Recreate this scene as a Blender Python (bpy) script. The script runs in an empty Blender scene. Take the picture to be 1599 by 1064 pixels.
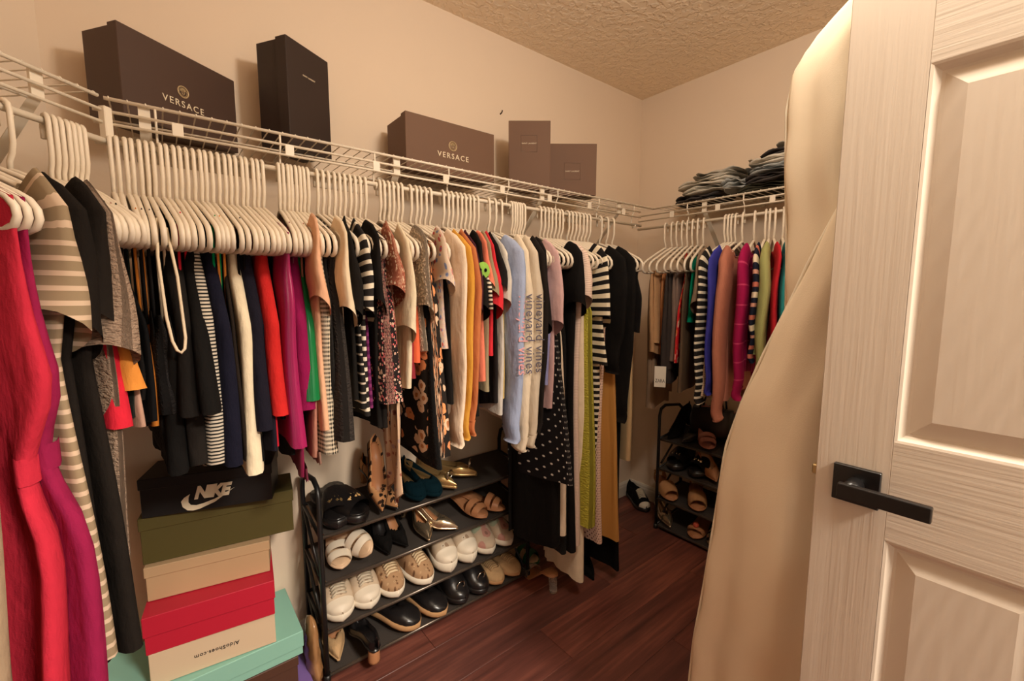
import bpy, bmesh, math, random
from mathutils import Vector, Matrix
R = math.radians
scene = bpy.context.scene
# ---------------------------------------------------------------- camera, world, lights, exposure
cam_data = bpy.data.cameras.new('camera'); cam = bpy.data.objects.new('camera', cam_data)
scene.collection.objects.link(cam); scene.camera = cam
cam_data.sensor_width = 36.0; cam_data.lens = 685.0/1599.0*36.0; cam_data.clip_start = 0.02
cam.location = (0, 0, 1.30); cam.rotation_euler = (R(90) - math.atan(75/685), 0, R(51.4 - 90))
world = bpy.data.worlds.new('world'); scene.world = world; world.use_nodes = True
world.node_tree.nodes['Background'].inputs[0].default_value = (1.0, .88, .73, 1)
world.node_tree.nodes['Background'].inputs[1].default_value = 0.75
def lamp(name, kind, loc, power, color, size, rot=(0, 0, 0)):
    d = bpy.data.lights.new(name, kind); d.energy = power; d.color = color
    if kind == 'POINT': d.shadow_soft_size = size
    else: d.size = size; d.shape = 'DISK'
    o = bpy.data.objects.new(name, d); o.location = loc; o.rotation_euler = rot
    scene.collection.objects.link(o); return o
lamp('closet_ceiling_lamp', 'POINT', (.80, .20, 2.20), 24.5, (1, .93, .82), .10)
lamp('hall_fill_light', 'AREA', (.78, -1.35, 2.40), 110, (1, .91, .78), .5)  # added fill light outside the doorway, brightens the lower clothes; no known fixture
vs = scene.view_settings
vs.view_transform = 'Standard'; vs.look = 'None'; vs.gamma = 1.0; vs.exposure = 0.42; vs.use_curve_mapping = False
# ---------------------------------------------------------------- helpers
rng = random.Random(7)
COL = scene.collection
def tag(o, label=None, cat=None, group=None, kind=None):
    if label: o['label'] = label
    if cat: o['category'] = cat
    if group: o['group'] = group
    if kind: o['kind'] = kind
    return o
def link(name, data, parent=None):
    o = bpy.data.objects.new(name, data); COL.objects.link(o)
    if parent: o.parent = parent
    return o
def empty(name, loc=(0, 0, 0), rz=0.0, **k):
    o = link(name, None); o.location = loc; o.rotation_euler = (0, 0, rz); o.empty_display_size = .03
    return tag(o, **k)
def mesh(name, V, F, mat, smooth=True, uv=None):
    m = bpy.data.meshes.new(name); m.from_pydata([tuple(v) for v in V], [], F)
    if mat: m.materials.append(mat)
    if smooth: m.polygons.foreach_set('use_smooth', [True]*len(m.polygons))
    if uv:
        l = m.uv_layers.new(name='UVMap')
        for i, lp in enumerate(m.loops): l.data[i].uv = uv[lp.vertex_index]
    m.update(); return m
def obj(name, V, F, mat, parent=None, smooth=True, uv=None):
    return link(name, mesh(name, V, F, mat, smooth, uv), parent)
def join(*parts):
    V, F = [], []
    for v, f in parts:
        n = len(V); V += list(v); F += [tuple(i+n for i in q) for q in f]
    return V, F
def box_vf(x0, x1, y0, y1, z0, z1):
    V = [(x, y, z) for z in (z0, z1) for y in (y0, y1) for x in (x0, x1)]
    return V, [(0, 2, 3, 1), (4, 5, 7, 6), (0, 1, 5, 4), (2, 6, 7, 3), (0, 4, 6, 2), (1, 3, 7, 5)]
def bevel_vf(vf, w, seg=1):
    bm = bmesh.new(); vs_ = [bm.verts.new(v) for v in vf[0]]
    for f in vf[1]: bm.faces.new([vs_[i] for i in f])
    bmesh.ops.bevel(bm, geom=list(bm.edges), offset=w, segments=seg, affect='EDGES', profile=.5)
    bm.verts.index_update(); out = [tuple(v.co) for v in bm.verts], [tuple(v.index for v in f.verts) for f in bm.faces]
    bm.free(); return out
def bbox(name, b, mat, parent=None, w=.002, seg=1): return obj(name, *bevel_vf(box_vf(*b), w, seg), mat, parent, smooth=False)
def tube(P, r, n=6, closed=False):
    P = [Vector(p) for p in P]; N = len(P); V, F = [], []; up = None
    rs = r if isinstance(r, (list, tuple)) else [r]*N
    for i, p in enumerate(P):
        a = P[(i-1) % N] if (closed or i > 0) else p; b = P[(i+1) % N] if (closed or i < N-1) else p
        d = (b-a).normalized()
        if up is None: up = Vector((0, 0, 1)) if abs(d.z) < .9 else Vector((1, 0, 0))
        s = d.cross(up)
        if s.length < 1e-5: s = d.cross(Vector((0, 1, 0)))
        s.normalize(); up = s.cross(d).normalized()
        for k in range(n):
            an = 2*math.pi*k/n; V.append(p + s*math.cos(an)*rs[i] + up*math.sin(an)*rs[i])
    for i in range(N if closed else N-1):
        j = (i+1) % N
        for k in range(n):
            l = (k+1) % n; F.append((i*n+k, i*n+l, j*n+l, j*n+k))
    if not closed: F += [tuple(range(n))[::-1], tuple((N-1)*n+k for k in range(n))]
    return V, F
def loft(rings, closed=True, cap0=False, cap1=False):
    n = len(rings[0]); V = [p for r_ in rings for p in r_]; F = []
    for i in range(len(rings)-1):
        for k in range(n if closed else n-1):
            l = (k+1) % n; F.append((i*n+k, i*n+l, (i+1)*n+l, (i+1)*n+k))
    if cap0: F.append(tuple(range(n))[::-1])
    if cap1: F.append(tuple((len(rings)-1)*n+k for k in range(n)))
    return V, F
def lerp(a, b, t): return a+(b-a)*t
def smooth(t): t = max(0, min(1, t)); return t*t*(3-2*t)
def prof(pts, t):
    for (a, va), (b, vb) in zip(pts, pts[1:]):
        if t <= b: return lerp(va, vb, smooth((t-a)/(b-a)) if b > a else 1)
    return pts[-1][1]
def lin(pts, t):
    if t <= pts[0][0]: return pts[0][1]
    for (a, va), (b, vb) in zip(pts, pts[1:]):
        if t <= b: return lerp(va, vb, (t-a)/(b-a))
    return pts[-1][1]
def text_obj(name, body, size, mat, parent=None, M=Matrix(), extrude=.0006, xs=1.0, space=1.0, shear=0.0, align='CENTER', offset=0.0):
    c = bpy.data.curves.new(name, 'FONT'); c.body = body; c.size = size; c.align_x = align; c.align_y = 'CENTER'
    c.extrude = extrude; c.space_character = space; c.shear = shear; c.offset = offset; c.resolution_u = 3
    t = bpy.data.objects.new(name, c); COL.objects.link(t)
    dg = bpy.context.evaluated_depsgraph_get(); m = bpy.data.meshes.new_from_object(t.evaluated_get(dg))
    bpy.data.objects.remove(t); bpy.data.curves.remove(c)
    m.transform(M @ Matrix.Diagonal((xs, 1, 1, 1))); m.name = name; m.materials.clear(); m.materials.append(mat)
    return link(name, m, parent)
# ---------------------------------------------------------------- materials
MATS = {}
class NT:
    def __init__(s, name):
        s.m = bpy.data.materials.new(name); s.m.use_nodes = True; s.t = s.m.node_tree; s.b = s.t.nodes['Principled BSDF']
    def n(s, typ, **kw):
        nd = s.t.nodes.new(typ)
        for k, v in kw.items(): setattr(nd, k, v)
        return nd
    def l(s, a, b): s.t.links.new(a, b)
    def val(s, sock, v):
        if hasattr(v, 'is_linked'): s.l(v, sock)
        else: sock.default_value = v
    def math(s, op, a, b=0.0):
        m_ = s.n('ShaderNodeMath', operation=op); s.val(m_.inputs[0], a); s.val(m_.inputs[1], b); return m_.outputs[0]
    def mix(s, f, a, b):
        m_ = s.n('ShaderNodeMix', data_type='RGBA'); s.val(m_.inputs[0], f)
        s.val(m_.inputs[6], a if hasattr(a, 'is_linked') else (*a, 1)); s.val(m_.inputs[7], b if hasattr(b, 'is_linked') else (*b, 1)); return m_.outputs[2]
    def uv(s, kind='UV'):
        tc = s.n('ShaderNodeTexCoord'); return tc.outputs[kind]
    def sep(s, v):
        x = s.n('ShaderNodeSeparateXYZ'); s.l(v, x.inputs[0]); return x.outputs
    def noise(s, v, scale, detail=3.0, rough=.55):
        x = s.n('ShaderNodeTexNoise'); s.l(v, x.inputs['Vector']); x.inputs['Scale'].default_value = scale
        x.inputs['Detail'].default_value = detail; x.inputs['Roughness'].default_value = rough; return x.outputs
    def mapping(s, v, scale=(1, 1, 1), rot=(0, 0, 0)):
        x = s.n('ShaderNodeMapping'); s.l(v, x.inputs[0]); x.inputs['Scale'].default_value = scale; x.inputs['Rotation'].default_value = rot; return x.outputs[0]
    def bump(s, h, strength, dist):
        x = s.n('ShaderNodeBump'); s.l(h, x.inputs['Height']); x.inputs['Strength'].default_value = strength; x.inputs['Distance'].default_value = dist
        s.l(x.outputs[0], s.b.inputs['Normal'])
    def out(s, color, rough=.9, spec=.25, metal=0.0):
        s.val(s.b.inputs['Base Color'], color if hasattr(color, 'is_linked') else (*color, 1))
        s.b.inputs['Roughness'].default_value = rough; s.b.inputs['Specular IOR Level'].default_value = spec; s.b.inputs['Metallic'].default_value = metal
        return s.m
def cached(fn):
    def g(name, *a, **k):
        if name not in MATS: MATS[name] = fn(name, *a, **k)
        return MATS[name]
    return g
def vary(t, c, v, amt=.12, scale=30):
    n = t.noise(v, scale)[0]
    return t.mix(n, tuple(x*(1-amt) for x in c), tuple(min(1, x*(1+amt)) for x in c))
@cached
def fab(name, c, rough=.92):
    t = NT(name); v = t.uv('Object'); n = t.noise(v, 420, 2)[0]; f = t.noise(t.mapping(v, (1, 1, .4)), 34, 3, .5)[0]; t.bump(t.math('ADD', f, t.math('MULTIPLY', n, .06)), .55, .012)
    k = .42 if max(c) < .05 else 1.0; return t.out(vary(t, tuple(x*k for x in c), v), rough, .12)
@cached
def satin(name, c):
    t = NT(name); v = t.uv(); n = t.noise(t.mapping(v, (26, 3, 1)), 1, 2)[0]; t.bump(n, .5, .008); return t.out(c, .36, .5)
@cached
def lace(name, c):
    t = NT(name); v = t.uv(); x = t.n('ShaderNodeTexVoronoi'); t.l(v, x.inputs['Vector']); x.inputs['Scale'].default_value = 130
    t.bump(x.outputs[0], .9, .004); f = t.math('GREATER_THAN', x.outputs[0], .38)
    return t.out(t.mix(f, c, tuple(q*.45 for q in c)), .85, .3)
@cached
def smock(name, c):
    t = NT(name); v = t.uv(); n = t.noise(t.mapping(v, (60, 150, 1)), 1, 2)[0]; t.bump(n, 1, .008); return t.out(vary(t, c, v, .25, 90), .9, .2)
@cached
def knit(name, c):
    t = NT(name); v = t.uv(); w = t.n('ShaderNodeTexWave'); t.l(v, w.inputs[0]); w.inputs['Scale'].default_value = 55; w.inputs['Distortion'].default_value = 1.0
    t.bump(w.outputs[1], .5, .003); return t.out(vary(t, c, v, .1), .95, .1)
@cached
def stripe(name, c1, c2, per, duty):
    t = NT(name); y = t.sep(t.uv())[1]; f = t.math('GREATER_THAN', t.math('FRACT', t.math('DIVIDE', y, per)), duty)
    return t.out(t.mix(f, c1, c2), .9, .15)
@cached
def gingham(name, c1, c2, per):
    t = NT(name); o = t.sep(t.uv()); a = t.math('GREATER_THAN', t.math('FRACT', t.math('DIVIDE', o[0], per)), .5); b = t.math('GREATER_THAN', t.math('FRACT', t.math('DIVIDE', o[1], per)), .5)
    return t.out(t.mix(t.math('MULTIPLY', t.math('ADD', a, b), .5), c1, c2), .9, .15)
@cached
def dots(name, c1, c2, per, r):
    t = NT(name); v = t.mapping(t.uv(), (1/per, 1/per, 1), (0, 0, R(45))); o = t.sep(v)
    a = t.math('SUBTRACT', t.math('FRACT', o[0]), .5); b = t.math('SUBTRACT', t.math('FRACT', o[1]), .5)
    d = t.math('SQRT', t.math('ADD', t.math('MULTIPLY', a, a), t.math('MULTIPLY', b, b)))
    return t.out(t.mix(t.math('LESS_THAN', d, r), c1, c2), .9, .15)
@cached
def floral(name, c, cols, scale, thr):
    t = NT(name); v = t.uv(); nz = t.noise(v, scale*1.3, 2)
    ad = t.n('ShaderNodeVectorMath', operation='MULTIPLY_ADD'); t.l(nz[1], ad.inputs[0]); ad.inputs[1].default_value = (.55/scale,)*3; t.l(v, ad.inputs[2])
    x = t.n('ShaderNodeTexVoronoi'); t.l(ad.outputs[0], x.inputs['Vector']); x.inputs['Scale'].default_value = scale
    s = t.n('ShaderNodeSeparateColor'); t.l(x.outputs['Color'], s.inputs[0])
    fc = t.mix(t.math('GREATER_THAN', s.outputs[0], .5), cols[0], cols[1])
    inner = t.math('LESS_THAN', x.outputs[0], thr*.45); fc = t.mix(inner, fc, tuple(q*.6 for q in cols[0]))
    f = t.math('MULTIPLY', t.math('LESS_THAN', x.outputs[0], thr), t.math('GREATER_THAN', s.outputs[1], .22))
    return t.out(t.mix(f, c, fc), .9, .15)
@cached
def plaid(name, c1, c2, per):
    t = NT(name); o = t.sep(t.uv()); a = t.math('GREATER_THAN', t.math('FRACT', t.math('DIVIDE', o[0], per)), .94); b = t.math('GREATER_THAN', t.math('FRACT', t.math('DIVIDE', o[1], per)), .93)
    return t.out(t.mix(t.math('MAXIMUM', a, b), c1, c2), .9, .15)
@cached
def multi(name):
    t = NT(name); y = t.math('FRACT', t.math('DIVIDE', t.sep(t.uv())[1], .12)); r = t.n('ShaderNodeValToRGB'); t.l(y, r.inputs[0]); e = r.color_ramp; e.interpolation = 'CONSTANT'
    e.elements[0].position = 0; e.elements[0].color = (.012, .014, .03, 1); e.elements[1].position = .16; e.elements[1].color = (.55, .16, .11, 1)
    for p, c in ((.3, (.012, .014, .03, 1)), (.45, (.75, .62, .45, 1)), (.62, (.012, .014, .03, 1)), (.78, (.6, .3, .22, 1)), (.9, (.012, .014, .03, 1))):
        q = e.elements.new(p); q.color = c
    return t.out(r.outputs[0], .9, .15)
@cached
def plain(name, c, rough=.5, spec=.4, metal=0.0, bump=0.0, bscale=200):
    t = NT(name)
    if bump: t.bump(t.noise(t.uv('Object'), bscale, 2)[0], bump, .002)
    return t.out(c, rough, spec, metal)
@cached
def paint(name, c, scale, strength, dist, rough=.75, detail=3):
    t = NT(name); v = t.uv('Object'); t.bump(t.noise(v, scale, detail)[0], strength, dist); return t.out(vary(t, c, v, .03, 2), rough, .25)
@cached
def knockdown(name, c):
    t = NT(name); v = t.uv('Object'); a = t.noise(v, 42, 2, .5)[0]; r = t.n('ShaderNodeValToRGB'); t.l(a, r.inputs[0]); r.color_ramp.elements[0].position = .45; r.color_ramp.elements[1].position = .58
    t.bump(r.outputs[0], .55, .006); return t.out(vary(t, c, v, .05, 30), .85, .2)
@cached
def grain(name, c, sc, strength=.5, figure=0.0):
    t = NT(name); v = t.uv('Object'); a = t.noise(t.mapping(v, sc), 1, 4, .6)[0]
    if figure:
        w = t.n('ShaderNodeTexWave'); w.wave_type = 'RINGS'; t.l(t.mapping(v, (3.2, 3.2, 1.3)), w.inputs[0]); w.inputs['Scale'].default_value = 5; w.inputs['Distortion'].default_value = 5; w.inputs['Detail'].default_value = 2
        a = t.math('ADD', t.math('MULTIPLY', w.outputs[1], .3), t.math('MULTIPLY', a, .5))
    t.bump(a, strength, .0022); return t.out(c, .58, .28)
@cached
def wood(name):
    t = NT(name); v = t.uv('Object'); oi = t.n('ShaderNodeObjectInfo')
    ad = t.n('ShaderNodeVectorMath', operation='ADD'); t.l(v, ad.inputs[0]); sc = t.n('ShaderNodeVectorMath', operation='SCALE'); sc.inputs[0].default_value = (7.1, 3.3, 0); t.l(oi.outputs['Random'], sc.inputs['Scale']); t.l(sc.outputs[0], ad.inputs[1])
    g = t.noise(t.mapping(ad.outputs[0], (2.2, 38, 1)), 1, 6, .65)[0]; b = t.noise(t.mapping(ad.outputs[0], (1.5, 9, 1)), 1, 3)[0]
    r = t.n('ShaderNodeValToRGB'); t.l(t.math('ADD', t.math('MULTIPLY', g, .6), t.math('MULTIPLY', b, .4)), r.inputs[0])
    e = r.color_ramp; e.elements[0].position = .3; e.elements[0].color = (.028, .010, .008, 1); e.elements[1].position = .7; e.elements[1].color = (.38, .125, .08, 1)
    q = e.elements.new(.5); q.color = (.16, .05, .036, 1)
    k = t.mix(t.math('MULTIPLY', oi.outputs['Random'], .6), r.outputs[0], (.07, .028, .024)); t.bump(g, .25, .001); return t.out(k, .38, .45)
@cached
def canvas(name, c):
    t = NT(name); v = t.uv('Object'); a = t.noise(t.mapping(v, (1, 1, .45)), 6, 2, .45)[0]; b = t.noise(v, 500, 2)[0]
    t.bump(t.math('ADD', a, t.math('MULTIPLY', b, .04)), .35, .02); return t.out(vary(t, c, v, .05, 5), .85, .15)
@cached
def glassy(name, c, rough=.15, trans=.9):
    t = NT(name); t.b.inputs['Transmission Weight'].default_value = trans; t.b.inputs['IOR'].default_value = 1.3
    t.bump(t.noise(t.uv('Object'), 28, 3)[0], .6, .01); return t.out(c, rough, .5)
@cached
def denim(name, c):
    t = NT(name); v = t.uv('Object'); t.bump(t.noise(v, 55, 4)[0], .5, .006); return t.out(vary(t, c, v, .28, 22), .95, .1)
WALL = paint('wall_paint', (.81, .65, .495), 55, .1, .003); CEIL = knockdown('ceiling_texture', (.95, .77, .565))
WHITE = plain('white_wire', (.84, .74, .60), .35); HANG = plain('hanger_plastic', (.84, .73, .585), .38)
TRIM = plain('trim_white', (.74, .66, .55), .4); BLACKM = plain('black_metal', (.012, .011, .011), .38, .5); STEEL = plain('steel', (.5, .44, .38), .3, .5, .9)
# ---------------------------------------------------------------- the room
D, VW, HC = 2.325, 1.669, 2.44
CX, CY = -.196, 1.669
fl = tag(obj("floor", *box_vf(-2.4, D+.1, -2.2, VW+.1, -.08, -.006), plain("subfloor", (.008, .004, .003), .9), smooth=False), label="dark red brown wood plank floor of the closet", kind="structure", cat="floor")
PW, PL = .173, 1.22
plank_m = mesh('plank', *bevel_vf(box_vf(-PL/2+.0006, PL/2-.0006, -PW/2+.0006, PW/2-.0006, -.006, 0), .0012), wood('floor_wood'), smooth=False)
for i in range(-13, 5):
    yc = 1.073 + i*PW
    off = (1.063 + i*.43) % PL
    for j in range(-3, 3):
        xc = off + PL/2 + j*PL
        if -2.4+PL/2 < xc+PL/2 < D+PL-.2 and xc-PL/2 < D-.02 and yc+PW/2 < VW+.12:
            o = link('plank', plank_m, fl); o.location = (xc, yc, 0)
tag(obj('ceiling', *box_vf(-2.4, D+.1, -2.2, VW+.1, HC, HC+.08), CEIL, smooth=False), label='tan knockdown textured ceiling', kind='structure', cat='ceiling')
tag(obj('wall_left', *box_vf(CX-.3, D+.1, VW, VW+.1, 0, HC), WALL, smooth=False), label='warm beige wall behind the long wire shelf', kind='structure', cat='wall')
tag(obj('wall_back', *box_vf(D, D+.1, -.6, VW, 0, HC), WALL, smooth=False), label='warm beige wall behind folded jeans', kind='structure', cat='wall')
def wall45():
    a = Vector((CX, CY)); w = Vector((.70711, .70711)); n = Vector((-.70711, .70711)); L = 3.1
    P = [a, a-w*L, a-w*L+n*.1, a+n*.1]
    return [(p.x, p.y, z) for z in (0, HC) for p in P], [(0, 1, 2, 3)[::-1], (4, 5, 6, 7), (0, 1, 5, 4), (1, 2, 6, 5), (2, 3, 7, 6), (3, 0, 4, 7)]
tag(obj('wall_angled', *wall45(), WALL, smooth=False), label='beige angled wall at far left behind red dresses', kind='structure', cat='wall')
tag(obj('wall_right', *join(box_vf(.955, D, -.6, -.49, 0, HC), box_vf(-2.4, .16, -.6, -.49, 0, HC), box_vf(.16, .955, -.6, -.49, 2.06, HC)), WALL, smooth=False), label='beige wall with doorway behind the open door', kind='structure', cat='wall')
def baseboard(name, x0, x1, org, th, label):
    P = [(0, 0), (-.014, 0), (-.014, .062), (-.011, .07), (-.011, .078), (-.006, .09), (0, .09)]
    o = tag(obj(name, *loft([[(x, y, z) for y, z in P] for x in (x0, x1)], True, True, True), TRIM, smooth=False), label=label, cat='baseboard', kind='structure')
    o.location = org; o.rotation_euler = (0, 0, th); return o
A_L, A_B, A_S = (0, VW), (D, VW), (CX, CY)
T_L, T_B, T_S = 0.0, R(-90), R(45)
baseboard('baseboard_left', CX+.01, D-.015, (0, VW, 0), 0, 'white baseboard along the long left wall')
baseboard('baseboard_back', 0, 2.15, (D, VW, 0), T_B, 'white moulded baseboard along the back wall')
baseboard('baseboard_angled', -3.0, -.01, (CX, CY, 0), T_S, 'white baseboard along the angled wall')
# ---------------------------------------------------------------- wire shelves
ZS, ZROD, DEP, YROD = 1.727, 1.632, .31, -.315
wire_m = mesh('wire', *tube([(0, -.006, 0), (0, -DEP-.001, 0), (0, -DEP-.004, -.004)], .0017, 5), WHITE)
tab_m = mesh('lip_tab', *bevel_vf(box_vf(-.011, .011, -DEP-.006, -DEP-.002, -.056, -.026), .001), WHITE, smooth=False)
clip_m = mesh('wall_clip', *bevel_vf(box_vf(-.012, .012, -.016, 0, -.014, .006), .002), WHITE, smooth=False)
hook_m = mesh('rod_hook', *tube([(0, -DEP, .002), (0, -DEP-.002, -.03), (0, -DEP+.012, -.05), (0, -DEP+.014, -.085), (0, -DEP+.006, -.108), (0, -DEP-.008, -.108), (0, -DEP-.012, -.095)], .0028, 6), WHITE)
brace_m = mesh('brace', *join(bevel_vf(([(-.011, -.300, -.045), (.011, -.300, -.045), (-.011, -.296, -.049), (.011, -.296, -.049), (-.011, -.004, -.36), (.011, -.004, -.36), (-.011, 0, -.352), (.011, 0, -.352)],
    [(0, 2, 3, 1), (4, 5, 7, 6), (0, 1, 7, 6), (2, 4, 5, 3), (0, 6, 4, 2), (1, 3, 5, 7)]), .0008), box_vf(-.011, .011, -.303, -.297, -.05, .004)), WHITE, smooth=False)
def wire_shelf(org, th, x0, x1, lx0, lx1, label, tabs, hooks, braces, step=.032, caps=()):
    s = empty('wire_shelf', (*org, ZS), th, label=label, cat='wire shelf')
    obj('front_rail', *tube([(x0, -DEP, 0), (x1, -DEP, 0)], .0042, 8), WHITE, s)
    obj('lip_rail', *tube([(lx0, -DEP-.002, -.028), (lx1, -DEP-.002, -.028)], .0036, 8), WHITE, s)
    obj('lip_rail', *tube([(lx0, -DEP-.002, -.054), (lx1, -DEP-.002, -.054)], .0036, 8), WHITE, s)
    obj('back_rail', *tube([(x0, -.010, -.004), (x1, -.010, -.004)], .003, 6), WHITE, s)
    obj('middle_rail', *tube([(x0, -.16, -.004), (x1, -.16, -.004)], .003, 6), WHITE, s)
    obj('hang_rod', *tube([(lx0, YROD, ZROD-ZS), (lx1, YROD, ZROD-ZS)], .0068, 10), WHITE, s)
    n = int((x1-x0)/step)
    for i in range(n+1):
        o = link('wire', wire_m, s); o.location = (x0+.008+i*(x1-x0-.016)/n, 0, .0045)
    for lst, m_, nm in ((tabs, tab_m, 'lip_tab'), (hooks, hook_m, 'rod_hook'), (braces, brace_m, 'brace')):
        for x in lst: link(nm, m_, s).location = (x, 0, 0)
    for i in range(int((x1-x0)/.35)+1): link('wall_clip', clip_m, s).location = (x0+.05+i*.35, 0, 0)
    for x in caps: obj('end_cap', *bevel_vf(box_vf(x-.009, x+.009, -DEP-.012, -DEP+.006, -.1, -.02), .002), WHITE, s, smooth=False)
    return s
wire_shelf(A_L, T_L, -.068, 2.012, -.088, 1.905, 'long white wire shelf with hanging rod carrying black and brown boxes', [.06+.244*i for i in range(8)], [.02+.262*i for i in range(8)], [.0, .62, 1.25, 1.75])
wire_shelf(A_B, T_B, .312, 2.05, .225, 2.05, 'white wire shelf on back wall carrying folded jeans', [.42+.23*i for i in range(7)], [.5+.262*i for i in range(6)], [.58, 1.15, 1.75])
wire_shelf(A_S, T_S, -1.5, -.142, -1.5, -.138, 'white wire shelf on angled wall at far left edge', [-.35-.244*i for i in range(5)], [-.5, -.85, -1.2], [-.25, -.8], caps=(-.131,))
# ---------------------------------------------------------------- shoe racks
FABR = plain('rack_fabric', (.05, .04, .034), .75, .3, 0, .3, 500)
def shoe_rack(org, th, x0, x1, yb, yf, label):
    s = empty('shoe_rack', (*org, 0), th, label=label, cat='shoe rack')
    zf = (.02, .175, .345, .51)
    for x in (x0, x1):
        obj('side_frame', *tube([(x, yb, 0), (x, yb, .60), (x, yb-.012, .645), (x, yb-.05, .672), (x, yf+.05, .69), (x, yf+.012, .675), (x, yf, .64), (x, yf, 0)], .0085, 8), BLACKM, s)
        for z in zf: obj('side_bar', *tube([(x, yb, z+.03), (x, yf, z)], .006, 6), BLACKM, s)
        for z in zf[:3]: obj('side_brace', *tube([(x, yb, z+.19), (x, yf+.03, z+.02)], .006, 6), BLACKM, s)
        for y in (yb, yf): obj('foot', *tube([(x, y, 0), (x, y, .025)], .012, 8), BLACKM, s)
    for z in zf:
        obj('front_rail', *tube([(x0, yf, z), (x1, yf, z)], .0065, 8), plain('rack_rail', (.16, .13, .105), .3, .5, .7), s)
        obj('back_rail', *tube([(x0, yb, z+.03), (x1, yb, z+.03)], .0065, 8), BLACKM, s)
        n = 12; rows = []
        for i in range(7):
            t = i/6; sag = -.006*math.sin(math.pi*t)
            rows.append([(lerp(x0+.012, x1-.012, k/n), lerp(yb, yf, t), lerp(z+.036, z+.006, t)+sag) for k in range(n+1)])
        obj('shelf_panel', *loft(rows, False), FABR, s)
    return s
RX0, RX1, RYB, RYF = .352, 1.235, -.022, -.236
shoe_rack(A_L, T_L, RX0, RX1, RYB, RYF, 'black metal four tier shoe rack under the long shelf')
shoe_rack(A_B, T_B, .362, 1.245, -.022, -.262, 'black metal four tier shoe rack against back wall partly behind canvas bag')
# ---------------------------------------------------------------- door
DX = .90; YE = .252
door = empty('door_1', (DX+.0175, -.45, 0), 0, label='white six panel door standing open with black lever handle', cat='door', kind='structure')
def dV(vf): return [(x-DX-.0175, y+.45, z) for x, y, z in vf[0]], vf[1]
GV = grain('door_grain_vertical', (.68, .58, .47), (90, 90, 2.5), .3); GH = grain('door_grain_horizontal', (.68, .58, .47), (90, 2.5, 110), .35); GP = grain('door_panel_grain', (.68, .58, .47), (60, 60, 3), .3, 1)
cols = [(-.33, -.14), (-.04, .15)]; rowsz = [(.2, .897), (1.062, 1.632), (1.75, 1.93)]
for a, b in ((-.45, -.33), (.15, YE)): obj('stile', *dV(bevel_vf(box_vf(DX, DX+.035, a, b, 0, 2.03), .0012)), GV, door, False)
for a, b in ((0, .2), (.897, 1.062), (1.632, 1.75), (1.93, 2.03)): obj('rail', *dV(box_vf(DX, DX+.035, -.33, .15, a, b)), GH, door, False)
for a, b in rowsz: obj('mullion', *dV(box_vf(DX, DX+.035, -.14, -.04, a, b)), GV, door, False)
for (y0, y1) in cols:
    for (z0, z1) in rowsz:
        V, F = [], []
        for sgn in (0, 1):
            rings = [[((DX+d) if not sgn else (DX+.035-d), y, z) for y, z in ((y0+i, z0+i), (y1-i, z0+i), (y1-i, z1-i), (y0+i, z1-i))] for i, d in ((0, 0), (.004, .001), (.008, .006), (.012, .010), (.016, .0105), (.038, .003), (.041, .0022))]
            v, f = loft(rings, True, False, True); n = len(V); V += v; F += [tuple(q+n for q in (ff if sgn else ff[::-1])) for ff in f]
        obj('panel', *dV((V, F)), GP, door, False)
BK = plain('handle_black', (.008, .007, .007), .32, .5)
h = obj('lever_handle', *dV(bevel_vf(box_vf(DX-.056, DX-.044, .092, .206, .967, .991), .0018, 2)), BK, door, False); h['label'] = 'black square lever handle'
obj('rosette', *[dV(bevel_vf(box_vf(DX-.009, DX-.0002, .160, .224, .945, 1.008), .001))][0], BK, h, False)
obj('neck', *dV(tube([(DX-.005, .192, .979), (DX-.05, .192, .979)], .0125, 16)), BK, h)
obj('latch', *dV(bevel_vf(box_vf(DX+.008, DX+.026, YE-.004, YE+.009, .972, .99), .002)), plain('brass', (.5, .36, .18), .3, .5, .8), door, False)
for z in (.25, 1.0, 1.8): obj('hinge', *dV(tube([(DX-.004, -.455, z), (DX-.004, -.455, z+.09)], .006, 8)), BK, door)
# ---------------------------------------------------------------- boxes
def shoebox(FL, FR, dep, z0, z1, lid, mat, label, lidmat=None, front_lid=False, name='shoe_box', over=.003, tilt=None):
    FL, FR = Vector(FL), Vector(FR); L = (FR-FL).length; a = math.atan2(FR.y-FL.y, FR.x-FL.x)
    e = empty(name, (FL.x, FL.y, z0), a, label=label, cat='box'); h_ = z1-z0
    if front_lid:
        bbox('body', (.004, L-.004, lid*.5, dep, .002, h_-.004), mat, e, .0012); l = bbox('lid', (0, L, 0, lid, 0, h_), lidmat or mat, e, .0015)
    else:
        bbox('body', (over, L-over, over, dep-over, 0, h_-.002), mat, e, .0012); l = bbox('lid', (0, L, 0, dep, h_-lid, h_), lidmat or mat, e, .0015)
    return e, L, h_
def face_M(x, z, y=-.0008, rot=0): return Matrix.Translation((x, y, z)) @ Matrix.Rotation(R(90), 4, 'X') @ Matrix.Rotation(rot, 4, 'Z')
CARD = plain('brown_card', (.075, .04, .027), .5, .35, 0, .15, 700); CARD2 = plain('black_card', (.03, .017, .013), .5, .4, 0, .15, 700); CARD3 = plain('taupe_card', (.165, .088, .053), .55, .3, 0, .4, 900)
GOLD = plain('gold_print', (.62, .46, .26), .35, .5, .4); IVORY = plain('ivory_print', (.85, .72, .52), .5)
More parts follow.
